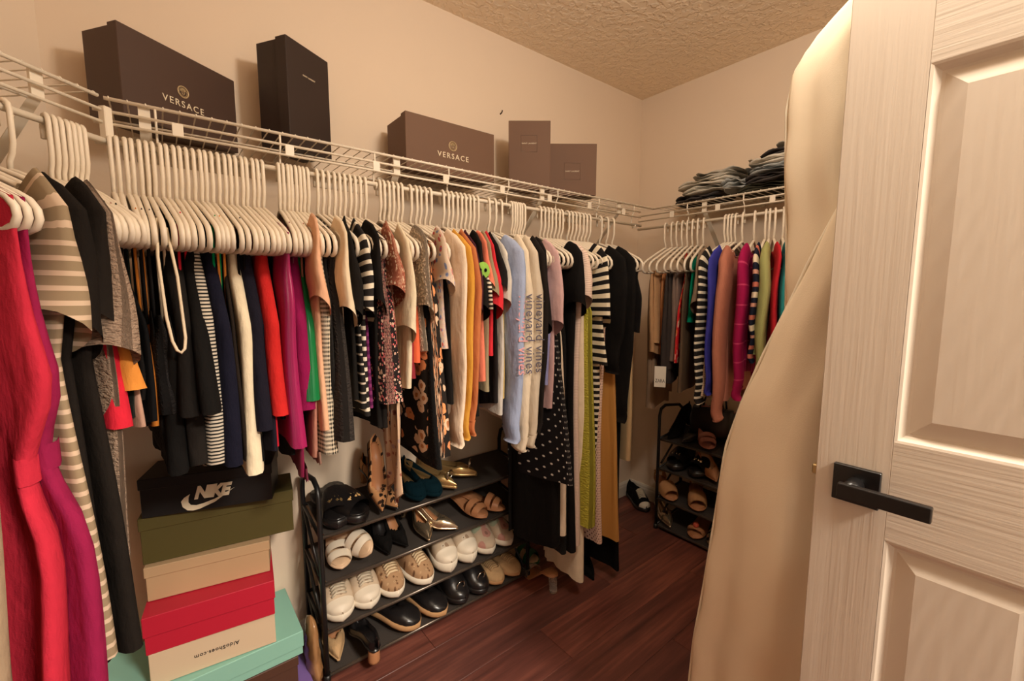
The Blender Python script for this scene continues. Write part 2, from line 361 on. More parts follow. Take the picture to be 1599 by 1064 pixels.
def emblem(e, x, z, r):
    V, F = tube([(x+r*math.cos(a), -.001, z+r*math.sin(a)) for a in [i*math.pi/14 for i in range(28)]], .0016, 5, True); parts = [(V, F)]
    parts.append(tube([(x+r*.72*math.cos(a), -.001, z+r*.72*math.sin(a)) for a in [i*math.pi/12 for i in range(24)]], .0005, 4, True))
    for i in range(18):
        a = i*math.pi/9; parts.append(tube([(x+r*.78*math.cos(a), -.001, z+r*.78*math.sin(a)), (x+r*.95*math.cos(a+.1), -.001, z+r*.95*math.sin(a+.1))], .0006, 4))
    for i in range(9):
        a = .2+i*(math.pi-.4)/8*1.0; parts.append(tube([(x+r*.25*math.cos(a), -.001, z+r*.1+r*.25*math.sin(a)), (x+r*.48*math.cos(a+.2), -.001, z+r*.08+r*.45*math.sin(a+.2)), (x+r*.62*math.cos(a-.1), -.001, z+r*.05+r*.6*math.sin(a-.1))], .0009, 4))
    parts.append(tube([(x+r*.26*math.cos(a), -.001, z-r*.12+r*.36*math.sin(a)) for a in [i*math.pi/8 for i in range(16)]], .0008, 4, True))
    parts.append(tube([(x, -.001, z+r*.12), (x, -.001, z-r*.18)], .0007, 4)); parts.append(tube([(x-r*.1, -.001, z-r*.28), (x+r*.1, -.001, z-r*.28)], .0006, 4))
    o = obj('emblem', *join(*parts), GOLD, e); o['label'] = 'round gold medallion emblem'
e, L, h = shoebox((-.039, 1.466), (.223, 1.650), .125, 1.7335, 1.947, .03, CARD, 'large dark brown box with gold medallion, leftmost on the long shelf', front_lid=True)
text_obj('lettering', 'VERSACE', .024, IVORY, e, face_M(.154, 1.812-1.7335), space=1.25); emblem(e, .154, 1.846-1.7335, .0145)
e, L, h = shoebox((.332, 1.461), (.475, 1.549), .118, 1.7335, 2.04, .04, CARD2, 'tall black box standing upright on the long shelf', front_lid=True)
text_obj('lettering', 'SAINT LAURENT', .0062, IVORY, e, face_M(.083, 1.953-1.7335), space=1.1)
e, L, h = shoebox((.697, 1.46), (1.075, 1.46), .16, 1.7335, 1.92, .035, CARD3, 'wide taupe brown box with medallion in middle of the shelf', front_lid=True)
text_obj('lettering', 'VERSACE', .027, IVORY, e, face_M(.190, 1.801-1.7335), space=1.3); emblem(e, .188, 1.838-1.7335, .0165)
def square_mark(e, x, z, s):
    P = [(x-s, z-s), (x+s, z-s), (x+s, z+s), (x-s, z+s)]
    obj('embossed_square', *tube([(a, -.0003, b) for a, b in P], .0009, 4, True), plain('emboss', (.16, .1, .068), .5), e)
    text_obj('lettering', 'SAINT LAURENT', .0078, IVORY, e, face_M(x, z), space=1.1)
e, L, h = shoebox((1.185, 1.507), (1.322, 1.398), .1, 1.7335, 2.013, .03, CARD3, 'tall taupe box standing upright in embossed card', front_lid=True); square_mark(e, L*.49, 1.921-1.7335, .033)
e, L, h = shoebox((1.395, 1.482), (1.562, 1.352), .1, 1.7335, 1.957, .03, CARD3, 'shorter taupe box with embossed square at right end of row', front_lid=True); square_mark(e, L*.49, 1.838-1.7335, .036)
# stack on the floor
MINT = plain('mint_card', (.26, .52, .42), .55); REDB = plain('red_card', (.5, .012, .035), .5); TANB = plain('tan_card', (.55, .36, .2), .6); OLV = plain('olive_card', (.085, .065, .014), .65)
NIKEB = plain('nike_black', (.009, .008, .008), .5); ALDO = plain('aldo_card', (.66, .5, .34), .6); PURP = plain('purple_card', (.2, .12, .36), .55); BRN = plain('brown_box', (.085, .035, .02), .55)
shoebox((-.13, 1.375), (.30, 1.375), .27, 0, .062, .03, PURP, 'purple box at bottom of the floor stack')
shoebox((-.17, 1.40), (.262, 1.40), .25, .063, .168, .03, BRN, 'dark brown box under mint green box lid')
shoebox((-.19, 1.398), (.279, 1.398), .256, .170, .247, .052, MINT, 'large mint green box under the white card box')
e, L, h = shoebox((-.090, 1.432), (.204, 1.398), .2, .2485, .343, .094, ALDO, 'cream card box with upside down lettering in the floor stack')
text_obj('lettering', 'AldoShoes.com', .0155, plain('ink', (.02, .015, .015), .7), e, face_M(.150, .045, rot=math.pi), space=1.1)
shoebox((-.097, 1.428), (.207, 1.388), .21, .3445, .452, .056, REDB, 'bright red shoe box in middle of the floor stack')
shoebox((-.087, 1.497), (.208, 1.440), .155, .4535, .553, .03, TANB, 'tan cardboard shoe box on top of the red box')
shoebox((-.090, 1.512), (.283, 1.452), .15, .5545, .688, .036, OLV, 'olive green shoe box under the black box')
e, L, h = shoebox((-.083, 1.505), (.222, 1.412), .15, .6895, .80, .03, NIKEB, 'black shoe box with white swoosh on top of the stack')
text_obj('lettering', 'NIKE', .047, IVORY, e, face_M(.166, .052), shear=.34, space=.9, offset=.0028, xs=.86)
SW = [(0.0, .42), (.02, .2), (.1, .04), (.2, .0), (.32, .03), (.6, .22), (1.0, .72), (.62, .36), (.4, .24), (.27, .2), (.17, .24), (.13, .36), (.14, .55), (.17, .68), (.06, .56)]
sw = [(.094+.13*x, -.0009, .004+.072*y) for x, y in SW]; o = obj('swoosh', sw, [tuple(range(len(sw)))], IVORY, e, False)
# clear plastic bag between stack and rack
def crumple(name, cx, cy, z0, z1, rx, ry, mat, label, cat, seed=1, nz=14, na=18, lean=(0, 0)):
    r_ = random.Random(seed); rings = []
    for i in range(nz+1):
        t = i/nz; k = math.sqrt(max(0, 1-(2*t-1)**6))*(1-.45*t); rings.append([(cx+lean[0]*t+rx*k*math.cos(a)*(1+r_.uniform(-.16, .16)), cy+lean[1]*t+ry*k*math.sin(a)*(1+r_.uniform(-.16, .16)), lerp(z0, z1, t)) for a in [2*math.pi*q/na for q in range(na)]])
    return tag(obj(name, *loft(rings, True, True, True), mat), label=label, cat=cat)
crumple('plastic_bag', .318, 1.47, .003, .235, .026, .075, plain('amber_plastic', (.34, .17, .07), .16, .7, 0, .9, 22), 'crumpled amber plastic bag wedged between boxes and shoe rack', 'plastic bag', 5)
# ---------------------------------------------------------------- hangers
def hanger_meshes():
    hk = [(-.017, 0, -.030), (-.0185, 0, -.008), (-.015, 0, .006), (-.006, 0, .0125), (.004, 0, .0125), (.0115, 0, .006), (.0135, 0, -.006), (.0135, 0, -.062), (.009, 0, -.080), (.001, 0, -.094), (0, 0, -.118)]
    arm = [(0, 0, -.112), (.012, 0, -.114), (.06, 0, -.132), (.12, 0, -.158), (.172, 0, -.181), (.192, 0, -.192), (.203, 0, -.206), (.205, 0, -.220), (.198, 0, -.233), (.183, 0, -.238), (.1, 0, -.237)]
    loop = arm + [(-x, y, z) for x, y, z in arm[::-1][:-1]]
    notch = [tube([(q*.128, 0, -.162), (q*.131, 0, -.172), (q*.139, 0, -.175), (q*.146, 0, -.170)], .003, 5) for q in (-1, 1)]
    return mesh('hook', *tube(hk, .0046, 7), HANG), mesh('frame', *tube(loop, .0056, 7, True), HANG), mesh('strap_notch', *notch[0], HANG), mesh('strap_notch', *notch[1], HANG)
HK, HF, HN1, HN2 = hanger_meshes()
def hanger(loc, rz, label, group):
    e = empty('clothes_hanger', loc, rz, label=label, cat='hanger', group=group)
    for nm, m_ in (('hook', HK), ('frame', HF), ('strap_notch', HN1), ('strap_notch', HN2)): link(nm, m_, e)
    return e
# ---------------------------------------------------------------- garments
def zsh(x): return -.104-.088*min(1.15, abs(x)/.19)
def loft_tube(name, path, A, B, mat, parent, n=18, skew=0.0, seed=0, ysk=0.0):
    """tube in the X-Z plane: path [(x,z)], half width A in plane, half thickness B along Y"""
    r_ = random.Random(seed); rings, uv = [], []; ln = 0; ph = r_.uniform(0, 6)
    m = len(path); P = []
    for i in range((m-1)*3+1):
        t = i/3; j = min(int(t), m-2); f = t-j; f_ = f
        P.append((lerp(path[j][0], path[j+1][0], f_), lerp(path[j][1], path[j+1][1], f_), lerp(A[j], A[j+1], f_), lerp(B[j], B[j+1], f_)))
    for i, (x, z, a, b) in enumerate(P):
        p0 = P[max(0, i-1)]; p1 = P[min(len(P)-1, i+1)]; dx, dz = p1[0]-p0[0], p1[1]-p0[1]; l = math.hypot(dx, dz) or 1; nx, nz = -dz/l, dx/l
        if i: ln += math.hypot(x-P[i-1][0], z-P[i-1][1])
        ring = []
        for k in range(n):
            an = 2*math.pi*k/n; c, s = math.cos(an), math.sin(an); w = 1+.07*math.sin(3*an+ph+i*.5)
            yy = b*(abs(s)**.8)*(1 if s > 0 else -1)*w + .004*math.sin(i*.9+ph)
            kk = (skew*a*c+ysk*s)*smooth((i-len(P)*.35)/(len(P)*.65))
            ring.append((x+nx*a*c*w-dx/l*kk, yy, z+nz*a*c*w-dz/l*kk)); uv.append((.05*an, ln-kk))
        rings.append(ring)
    V, F = loft(rings); o = obj(name, V, F, mat, parent, True, uv); return o
def body_sheet(name, mat, parent, hwf, ztop, zhem, thick, folds, seed, n=30, rows=20, neck=None, hemc=0.0, yoff=0.0):
    r_ = random.Random(seed); ph = [r_.uniform(0, 6.28) for _ in range(6)]; rings, uv = [], []
    k1, k2 = r_.uniform(2.5, 4), r_.uniform(5, 8); fs = 1 if r_.random() < .5 else -1; tilt = r_.uniform(-.022, .022); k3 = r_.uniform(9, 14)
    for i in range(rows+1):
        t = (i/rows)**1.25; ring = []
        for k in range(n):
            an = 2*math.pi*k/n; s = math.cos(an); q = math.sin(an); side = 1 if q > 0 else -1
            h0 = hwf(0, zhem); zt = ztop(s*h0, side*fs); zb = zhem + hemc*(s*s) + .009*math.sin(4*s+ph[0]) + tilt*s
            z = lerp(zt, zb, t); x = s*hwf(t, zhem)
            if x < 0 and zhem < -1.0: x *= lerp(1, .2, smooth((t-.12)*2.6))
            x *= 1+.035*math.sin(6*t+ph[1])*t
            th = thick*(.32+.68*smooth(t*3.5)); th *= 1+.45*t; y = side*(abs(q)**lerp(.62, .38, t))*th
            a = folds*smooth(t*1.6)
            y += a*(math.sin(k1*s*2+ph[2]+1.2*t)+.6*math.sin(k2*s*1.7+ph[3]-t)) + 1.3*a*math.sin(3.6*t+ph[4]) + .35*a*math.sin(k3*s+ph[5]+2*t)
            ring.append((x, y+yoff, z)); uv.append((an*.127, z))
        rings.append(ring)
    V, F = loft(rings); return obj(name, V, F, mat, parent, True, uv), rings
def garment(kind, zhem, mat, label, cat, group, loc, rz, opts, seed, VS=-1):
    e = empty({'t-shirt': 'tee_shirt', 'tank top': 'tank_top'}.get(cat, cat), loc, rz, label=label, cat=cat, group=group)
    o = opts; flare = o.get('flare', 0.0); T = o.get('dy', 0.0)+(.018 if o.get('p') else (.006 if kind in ('tank', 'cami') else .0085))+o.get('wide', 0); fd = .0034+o.get('dy', 0)*.4; r_ = random.Random(seed); j = r_.uniform(-.006, .006)+(.012 if o.get('p') else (-.008 if kind in ('tank', 'cami') else 0))
    Lg = -zhem
    if Lg > 1.0 and 'waist' not in o and 'puff' not in o: T += .008; fd *= 2.2
    def frac(z): return (-z-.15)/(Lg-.15)
    if kind in ('tee', 'long', 'sleeveless'):
        nw = .128; nd = r_.uniform(.06, .1)
        def ztop(x, side):
            z = zsh(x)+.007
            if abs(x) < nw: z -= (nd if side > 0 else .06)*(1-(x/nw)**4)
            return z
        arm = frac(-o.get('arm', .33))
        wv = o.get('waist')
        def hwf(t, zh):
            if wv: h_ = lin([(0, .202), (arm*.4, .2), (arm*.7, .205), (arm, .222), (1, .2+flare)], t)
            elif kind == 'sleeveless': h_ = lin([(0, .186), (arm*.5, .170), (arm, .196), (1, .2+flare)], t)
            else: h_ = lin([(0, .196), (.13, .2), (.32, .196-o.get('nar', 0)), (1, .203+flare-o.get('nar', 0))], t)
            if wv:
                tw = (Lg*wv-.15)/(Lg-.15); h_ = h_-.05*math.exp(-((t-tw)/.09)**2)+max(0, t-tw)*.07
            return h_+j
        z_b = zhem+.05 if kind == 'long' else zhem
        b, rings = body_sheet('body', mat, e, hwf, ztop, z_b, T, fd*(2 if wv else 1), seed)
        ring = [p for p in rings[0] if abs(p[0]) < nw+.012]
        if ring and kind != 'sleeveless': obj('neckband', *tube(sorted([p for p in ring if p[1] >= 0], key=lambda p: p[0])+sorted([p for p in ring if p[1] < 0], key=lambda p: -p[0]), .003, 5, True), mat, e)
        if wv:
            i = min(range(len(rings)), key=lambda q: abs(rings[q][0][2]+Lg*wv)); c = rings[i]
            obj('waistband', *loft([[(x*1.04, y*1.3, z+dz) for x, y, z in c] for dz in (-.022, -.012, .012, .022)]), mat, e)
        if kind == 'tee':
            L_ = o.get('sl', .19)
            for q in (1, -1):
                sp = r_.uniform(.9, 1.15)*o.get('spread', 1)
                sp -= o.get('nar', 0)*70
                P = [(.125, -.178), (.162, -.207), (.172+.012*sp, -.215-.5*L_), (.172+.014*sp, -.215-.92*L_)]
                bq = o.get('puff', .006)
                loft_tube('sleeve', [(q*x, z) for x, z in P], [.056, .060, .062, .064], [T*.8, T*1.1, T*1.5+bq*.5, T*1.6+bq], mat, e, skew=.3*q, seed=seed+q, ysk=o.get('ysk', .028)*VS)
        if kind == 'long':
            for q in (1, -1):
                ze = zhem+(0 if q > 0 else r_.uniform(0, .05)); bb = T*1.25
                P = [(.14, -.185), (.190, -.222), (.204, -.33), (.206, lerp(-.33, ze, .5)), (.197, ze+.06), (.197, ze)]
                loft_tube('sleeve', [(q*x, z) for x, z in P], [.06, .062, .058, .051, .043, .038], [bb*.7, bb, bb*1.15, bb*1.1, bb, bb*.9], mat, e, seed=seed+q)
                loft_tube('cuff', [(q*.197, ze+.005), (q*.197, ze-.035), (q*.196, ze-.048)], [.039, .036, .034], [bb*.95, bb*.9, bb*.85], mat, e, seed=seed+q)
            if 'vv' in o:
                N = Vector((.85, -.527, 0)); u_ = Vector((.527, .85, 0)); d_ = Vector((0, 0, -1))
                M = Matrix(((d_.x, u_.x, N.x, .262), (d_.y, u_.y, N.y, -.006), (d_.z, u_.z, N.z, -.47), (0, 0, 0, 1)))
                text_obj('lettering', 'vineyard vines', .043, fab('vv_%d' % seed, o['vv']), e, M, .0005, 1.0, 1.08)
        if o.get('skull'):
            P = [(math.cos(a)*.021, math.sin(a)*.026*(1.15 if math.sin(a) > 0 else .8)) for a in [i*math.pi/8 for i in range(16)]]
            N = Vector((.85, -.527, 0)); u_ = Vector((.527, .85, 0)); c_ = Vector((.236, -.008, -.268))
            def ptf(a, b, d): p = c_+u_*a+Vector((0, 0, b))+N*d; return tuple(p)
            m_ = obj('skull_motif', [ptf(a, b, 0) for a, b in P]+[ptf(0, 0, .004)], [(i, (i+1) % 16, 16) for i in range(16)], fab('acid_green', (.32, .6, .1)), e)
            for q in (-.008, .008): obj('eye', [ptf(q+.0045*math.cos(a), .004+.006*math.sin(a), .0045) for a in [i*math.pi/4 for i in range(8)]], [tuple(range(8))], fab('black_eye', (.01, .01, .01)), m_)
            V, F = tube([(.175, .010, -.19), (.216, .013, -.23), (.238, .014, -.31), (.246, .014, -.385)], .0075, 8); obj('sleeve_stripe', V, F, stripe('check_trim', (.02, .016, .015), (.75, .65, .5), .013, .5), e, uv=[(0, v[2]) for v in V])
    elif kind == 'tank':
        def ztop(x, side):
            a = abs(x)/.105; z = zsh(x)+.005
            if a < .68: z = -.15-(.16 if side > 0 else .11)*(1-(a/.68)**4)
            return z
        arm = frac(-.37)
        def hwf(t, zh): return lin([(0, .105), (arm*.55, .112), (arm*.85, .15), (arm*1.15, .185), (1, .195+flare)], t)+j*(1 if t > .1 else 0)
        body_sheet('body', mat, e, hwf, ztop, zhem, T, fd, seed, rows=26, hemc=o.get('hemc', 0))
    elif kind == 'tie':
        def ztop(x, side): return zsh(x)+.005-(.1*math.sqrt(max(0, 1-(x/.09)**2)))
        def hwf(t, zh): return lin([(0, .15), (.3, .17), (1, .17)], t)
        body_sheet('body', mat, e, hwf, ztop, -.62, T, fd, seed)
        for q, (xa, xb, ze) in enumerate(((.155, .17, zhem), (.085, .125, zhem+.03))):
            rings = []
            for i in range(15):
                t = i/14; xc = lerp(xa, xb, t)+.006*math.sin(5*t+q); w_ = lerp(.016, .03, smooth(t*1.5)); z = lerp(-.58, ze, t)
                rings.append([(xc+w_*math.cos(a), .006*math.sin(a)+.006*math.sin(3*math.cos(a)+4*t+q), z+(.03*math.cos(a) if i == 14 else 0)) for a in [2*math.pi*k/16 for k in range(16)]])
            V, F = loft(rings); obj('tie_panel', V, F, mat, e, True, [(v[0], v[2]) for v in V])
    elif kind == 'cami':
        zt0 = -.36-r_.uniform(0, .05); dr = o.get('drop', 0)
        def ztop(x, side): return zt0-.045*math.cos(min(1, abs(x)/.14)*math.pi*.5)*(1 if side > 0 else .5)+.03*math.cos(abs(x)/.1*math.pi-math.pi)*0
        def hwf(t, zh): return lin([(0, .155), (.12, .183), (1, .192+flare)], t)+j
        body_sheet('body', mat, e, hwf, ztop, zhem, T, fd, seed, rows=18)
        sm = o['strapmat']() if 'strapmat' in o else mat
        for q in (1, -1):
            obj('strap', *tube([(q*.118, -.006, zt0-.03-dr), (q*.125, -.007, -.25), (q*.133, -.006, -.175), (q*.134, 0, -.158), (q*.133, .006, -.175), (q*.122, .006, -.25), (q*.11, .005, zt0-.03)], .003, 5), sm, e)
            if dr and q > 0: obj('cord_loop', *tube([(.17, -.006, -.18), (.213, -.014, -.26), (.228, -.010, -.38), (.233, -.004, -.43), (.236, .002, -.449), (.237, .009, -.455), (.236, .015, -.447), (.233, .018, -.425), (.222, .014, -.3), (.19, .006, -.2)], .003, 6), sm, e)
        if 'hemlace' in o:
            w_ = .192+flare; n = 40
            obj('lace_hem', *loft([[(w_*(1+.02*i)*math.cos(a), T*(abs(math.sin(a))**.62)*(1 if math.sin(a) > 0 else -1)*(1.1+.1*i), zhem+.005-.014*i-(.006*abs(math.sin(a*10)) if i == 2 else 0)) for a in [2*math.pi*k/n for k in range(n)]] for i in range(3)]), o['hemlace'](), e)
    elif kind == 'pants':
        def ztop(x, side): return -.229
        w0 = r_.uniform(.1, .14)
        def hwf(t, zh): return lin([(0, w0), (.1, w0+.01), (1, w0-.005)], t)
        xo = r_.uniform(.02, .06)
        b, _ = body_sheet('folded_legs', mat, e, hwf, ztop, zhem, .014, .003, seed, rows=14); b.location.x = xo
        b, _ = body_sheet('waist_half', mat, e, hwf, ztop, zhem+.06, .012, .003, seed+3, rows=12, yoff=.012); b.location.x = xo-.01
    return e
LEFT = [
(-0.046, 'cami', -0.584, lambda: lace('green_black',(.012,.03,.022)), 'dark green lace camisole with thin straps next to the corner', 'camisole', {}),
(-0.038, 'cami', -0.593, lambda: fab('black1',(.012,.011,.011)), 'plain black camisole between dark green lace and orange tops', 'camisole', {}),
(-0.021, 'cami', -0.606, lambda: fab('orange1',(.62,.2,.03)), 'orange camisole mostly hidden behind black lace tops', 'camisole', {}),
(-0.012, 'cami', -0.678, lambda: lace('black_lace',(.012,.01,.01)), 'long black lace camisole with scalloped hem', 'camisole', {}),
(-0.0, 'cami', -0.593, lambda: smock('black_smock',(.014,.012,.012)), 'black smocked camisole with ruched front', 'camisole', {'p': 1}),
(0.015, 'cami', -0.699, lambda: fab('black2',(.016,.014,.013)), 'black camisole with long cream cord straps', 'camisole', {'p': 1, 'strapmat': lambda: fab('cream_cord',(.75,.62,.45)), 'drop': 0.1}),
(0.032, 'tank', -0.578, lambda: fab('black3',(.02,.016,.014)), 'black scoop tank top with flared hem by cream corded camisole', 'tank top', {'p': 1, 'flare': 0.05}),
(0.045, 'tank', -0.713, lambda: fab('char1',(.035,.028,.024)), 'charcoal tank top hanging low above black shoe box', 'tank top', {'p': 1}),
(0.054, 'cami', -0.613, lambda: fab('red1',(.62,.02,.04)), 'hot red camisole between black tank tops', 'camisole', {}),
(0.065, 'tank', -0.584, lambda: fab('black4',(.015,.013,.012)), 'black peplum tank top flaring at the hem', 'tank top', {'p': 1, 'flare': 0.06}),
(0.078, 'tank', -0.741, lambda: stripe('fine_stripe',(.02,.02,.02),(.6,.52,.42),.008,.45), 'fine black and white striped tank top hanging over shoe box', 'tank top', {'p': 1, 'flare': -0.01}),
(0.092, 'tank', -0.707, lambda: fab('black5',(.012,.012,.014)), 'black tank top left of navy tank top', 'tank top', {}),
(0.108, 'tank', -0.715, lambda: fab('navy1',(.02,.02,.045)), 'navy tank top with deep armhole', 'tank top', {'p': 1}),
(0.116, 'cami', -0.666, lambda: fab('kelly1',(.0,.25,.08)), 'bright green strappy camisole behind navy tank', 'camisole', {}),
(0.124, 'cami', -0.682, lambda: fab('orange2',(.7,.25,.05)), 'orange strappy camisole beside cream tank', 'camisole', {}),
(0.134, 'tank', -0.726, lambda: fab('brown1',(.045,.03,.022)), 'dark brown tank top behind cream tank', 'tank top', {}),
(0.151, 'tank', -0.737, lambda: fab('cream1',(.78,.66,.47)), 'cream white tank top in the middle of dark tops', 'tank top', {'p': 1}),
(0.164, 'cami', -0.749, lambda: fab('black6',(.012,.01,.01)), 'black camisole right of cream tank', 'camisole', {}),
(0.178, 'tank', -0.664, lambda: fab('navy2',(.025,.022,.04)), 'navy tank top nearer the cream tank', 'tank top', {'p': 1}),
(0.189, 'tank', -0.705, lambda: fab('navy3',(.03,.026,.045)), 'navy tank top with slanted hem beside crimson tank', 'tank top', {}),
(0.201, 'tank', -0.719, lambda: fab('crimson',(.5,.015,.03)), 'crimson tank top behind tomato red tank', 'tank top', {}),
(0.214, 'tank', -0.617, lambda: fab('tomato',(.55,.022,.02)), 'tomato red tank top with narrow straps', 'tank top', {'p': 1}),
(0.224, 'tank', -0.636, lambda: fab('black7',(.012,.011,.011)), 'black tank top right behind tomato red tank', 'tank top', {}),
(0.235, 'tank', -0.743, lambda: fab('black8',(.02,.016,.014)), 'long black tank top left of magenta satin blouse', 'tank top', {}),
(0.247, 'sleeveless', -0.698, lambda: satin('magenta1',(.33,.012,.09)), 'shiny magenta sleeveless satin blouse with ruched side', 'blouse', {'p': 1}),
(0.26, 'cami', -0.782, lambda: satin('wine1',(.2,.01,.05)), 'wine red camisole with lace trimmed hem', 'camisole', {'hemlace': lambda: lace('wine_lace',(.25,.03,.07))}),
(0.271, 'tank', -0.635, lambda: fab('magenta2',(.25,.008,.07)), 'deep magenta tank top left of green tank', 'tank top', {'p': 1}),
(0.284, 'tank', -0.573, lambda: satin('green1',(.0,.16,.04)), 'short emerald green tank top', 'tank top', {'p': 1}),
(0.294, 'cami', -0.746, lambda: fab('rose1',(.45,.2,.14)), 'dusty rose camisole with pale lace hem', 'camisole', {'hemlace': lambda: lace('rose_lace',(.55,.3,.22))}),
(0.308, 'tee', -0.708, lambda: fab('peach1',(.75,.42,.26)), 'peach short sleeve tee with rolled cuff', 't-shirt', {'sl': 0.17}),
(0.321, 'sleeveless', -0.723, lambda: gingham('gingham',(.02,.016,.014),(.78,.65,.48),.011), 'black and white gingham sleeveless shirt', 'shirt', {'p': 1}),
(0.336, 'sleeveless', -0.631, lambda: lace('black_dot',(.03,.024,.02)), 'black textured sleeveless blouse with fuzzy dots', 'blouse', {}),
(0.352, 'sleeveless', -0.694, lambda: smock('black_smock2',(.03,.024,.021)), 'black crinkle smocked top right of gingham shirt', 'blouse', {'p': 1, 'flare': 0.04}),
(0.371, 'tee', -0.726, lambda: fab('cream2',(.78,.63,.44)), 'cream short sleeve tee with rounded shoulder', 't-shirt', {'sl': 0.2}),
(0.391, 'tee', -0.626, lambda: fab('black9',(.024,.02,.017)), 'black tee right of cream tee', 't-shirt', {'sl': 0.2}),
(0.407, 'sleeveless', -0.643, lambda: stripe('dash_stripe',(.015,.013,.012),(.6,.5,.4),.026,.8), 'black sleeveless top with thin white bars', 'blouse', {}),
(0.422, 'tee', -0.672, lambda: stripe('breton1',(.02,.017,.016),(.75,.66,.52),.028,.62), 'black tee with white striped sleeve', 't-shirt', {'sl': 0.2}),
(0.436, 'tank', -0.648, lambda: stripe('purple_stripe',(.09,.01,.06),(.2,.03,.12),.02,.5), 'purple striped tank top between black tees', 'tank top', {}),
(0.452, 'tee', -0.708, lambda: fab('black10',(.022,.018,.016)), 'black tee left of ditsy floral dress', 't-shirt', {'sl': 0.18}),
(0.467, 'sleeveless', -0.716, lambda: fab('black11',(.028,.022,.019)), 'plain black sleeveless top beside ditsy floral dress', 'blouse', {}),
(0.484, 'sleeveless', -0.656, lambda: floral('ditsy',(.016,.011,.011),[(.55,.12,.12),(.75,.5,.36)],110,.46), 'black ditsy floral dress with pink flowers', 'dress', {'p': 1, 'flare': 0.03, 'wide': 0.012}),
(0.506, 'tee', -0.623, lambda: floral('rust_ditsy',(.3,.09,.055),[(.75,.55,.38),(.5,.2,.12)],120,.46), 'rust ditsy floral blouse with ruffled sleeve', 'blouse', {'sl': 0.14}),
(0.517, 'tie', -0.948, lambda: floral('pale_floral',(.62,.42,.28),[(.35,.13,.1),(.45,.32,.3)],50,.34), 'pale floral tie dress trailing over shoe rack', 'dress', {}),
(0.543, 'tee', -0.625, lambda: fab('linen1',(.72,.6,.42)), 'cream linen blouse with wide sleeve', 'blouse', {'sl': 0.26}),
(0.561, 'sleeveless', -0.557, lambda: fab('maroon1',(.25,.025,.035)), 'maroon sleeveless blouse behind cream linen blouse', 'blouse', {}),
(0.577, 'sleeveless', -0.521, lambda: fab('coral1',(.72,.13,.055)), 'orange red sleeveless blouse', 'blouse', {}),
(0.593, 'tee', -0.523, lambda: lace('cream_lace',(.68,.52,.38)), 'cream eyelet lace blouse', 'blouse', {'sl': 0.2}),
(0.609, 'sleeveless', -0.835, lambda: smock('black_pleat',(.01,.009,.009)), 'black pleated dress with slanted hem behind flower dress', 'dress', {'flare': 0.07}),
(0.63, 'sleeveless', -0.804, lambda: floral('big_floral',(.018,.014,.012),[(.8,.3,.12),(.75,.5,.33)],26,.5), 'black dress with large orange flowers', 'dress', {'p': 1, 'flare': 0.02, 'wide': 0.012}),
(0.662, 'tee', -0.491, lambda: floral('pale_blue_floral',(.72,.56,.42),[(.25,.3,.5),(.6,.12,.12)],60,.4), 'white floral blouse with blue and pink blossoms', 'blouse', {'sl': 0.12}),
(0.679, 'sleeveless', -0.69, lambda: fab('black12',(.02,.016,.014)), 'black sleeveless top left of long cream cardigan', 'blouse', {}),
(0.699, 'long', -0.763, lambda: fab('cream3',(.8,.63,.47)), 'long cream cardigan with plain sleeve', 'cardigan', {}),
(0.722, 'long', -0.743, lambda: fab('mustard1',(.62,.3,.045)), 'mustard yellow long sleeve sweater', 'sweater', {}),
(0.745, 'long', -0.735, lambda: fab('rust1',(.5,.16,.06)), 'rust orange long sleeve sweater', 'sweater', {}),
(0.766, 'tee', -0.622, lambda: knit('plum1',(.07,.018,.03)), 'plum knitted short sleeve sweater', 'sweater', {'sl': 0.2}),
(0.788, 'tee', -0.709, lambda: fab('black13',(.03,.024,.021)), 'black tee with green skull motif and checked sleeve stripe', 't-shirt', {'sl': 0.2, 'skull': 1}),
(0.807, 'tee', -0.627, lambda: fab('coral2',(.75,.2,.12)), 'coral orange tee right of black skull tee', 't-shirt', {'sl': 0.12}),
(0.825, 'tee', -0.63, lambda: fab('olive1',(.3,.24,.14)), 'olive khaki tee with turned cuff', 't-shirt', {'sl': 0.15}),
(0.84, 'tee', -0.547, lambda: fab('red2',(.62,.03,.04)), 'bright red tee between khaki and black tees', 't-shirt', {'sl': 0.2}),
(0.858, 'tee', -0.721, lambda: fab('black14',(.03,.022,.021)), 'black tee between red and silver grey tees', 't-shirt', {'sl': 0.13}),
(0.876, 'tee', -0.742, lambda: fab('silver1',(.55,.5,.44)), 'silver grey tee with pointed cuff', 't-shirt', {'sl': 0.18}),
(0.894, 'sleeveless', -0.672, lambda: satin('yellow1',(.72,.5,.17)), 'yellow satin sleeveless blouse', 'blouse', {}),
(0.921, 'long', -0.796, lambda: fab('blue_sweat',(.33,.38,.53)), 'light blue sweatshirt with pink lettering down the sleeve', 'sweatshirt', {'vv': (0.75, 0.35, 0.35), 'dy': 0.007}),
(0.957, 'long', -0.836, lambda: fab('oat1',(.7,.58,.43)), 'cream sweatshirt with dark lettering down the sleeve', 'sweatshirt', {'vv': (0.12, 0.11, 0.15), 'dy': 0.007}),
(0.997, 'long', -0.83, lambda: fab('oat2',(.6,.5,.38)), 'oatmeal grey sweatshirt with dark lettering nearest black tees', 'sweatshirt', {'vv': (0.1, 0.09, 0.12), 'dy': 0.007}),
(1.027, 'long', -0.789, lambda: fab('brown2',(.04,.03,.026)), 'dark brown long sleeve shirt right of oatmeal sweatshirt', 'shirt', {}),
(1.057, 'tee', -0.804, lambda: fab('black15',(.035,.027,.024)), 'faded black oversized tee left of pink tee', 't-shirt', {'sl': 0.27}),
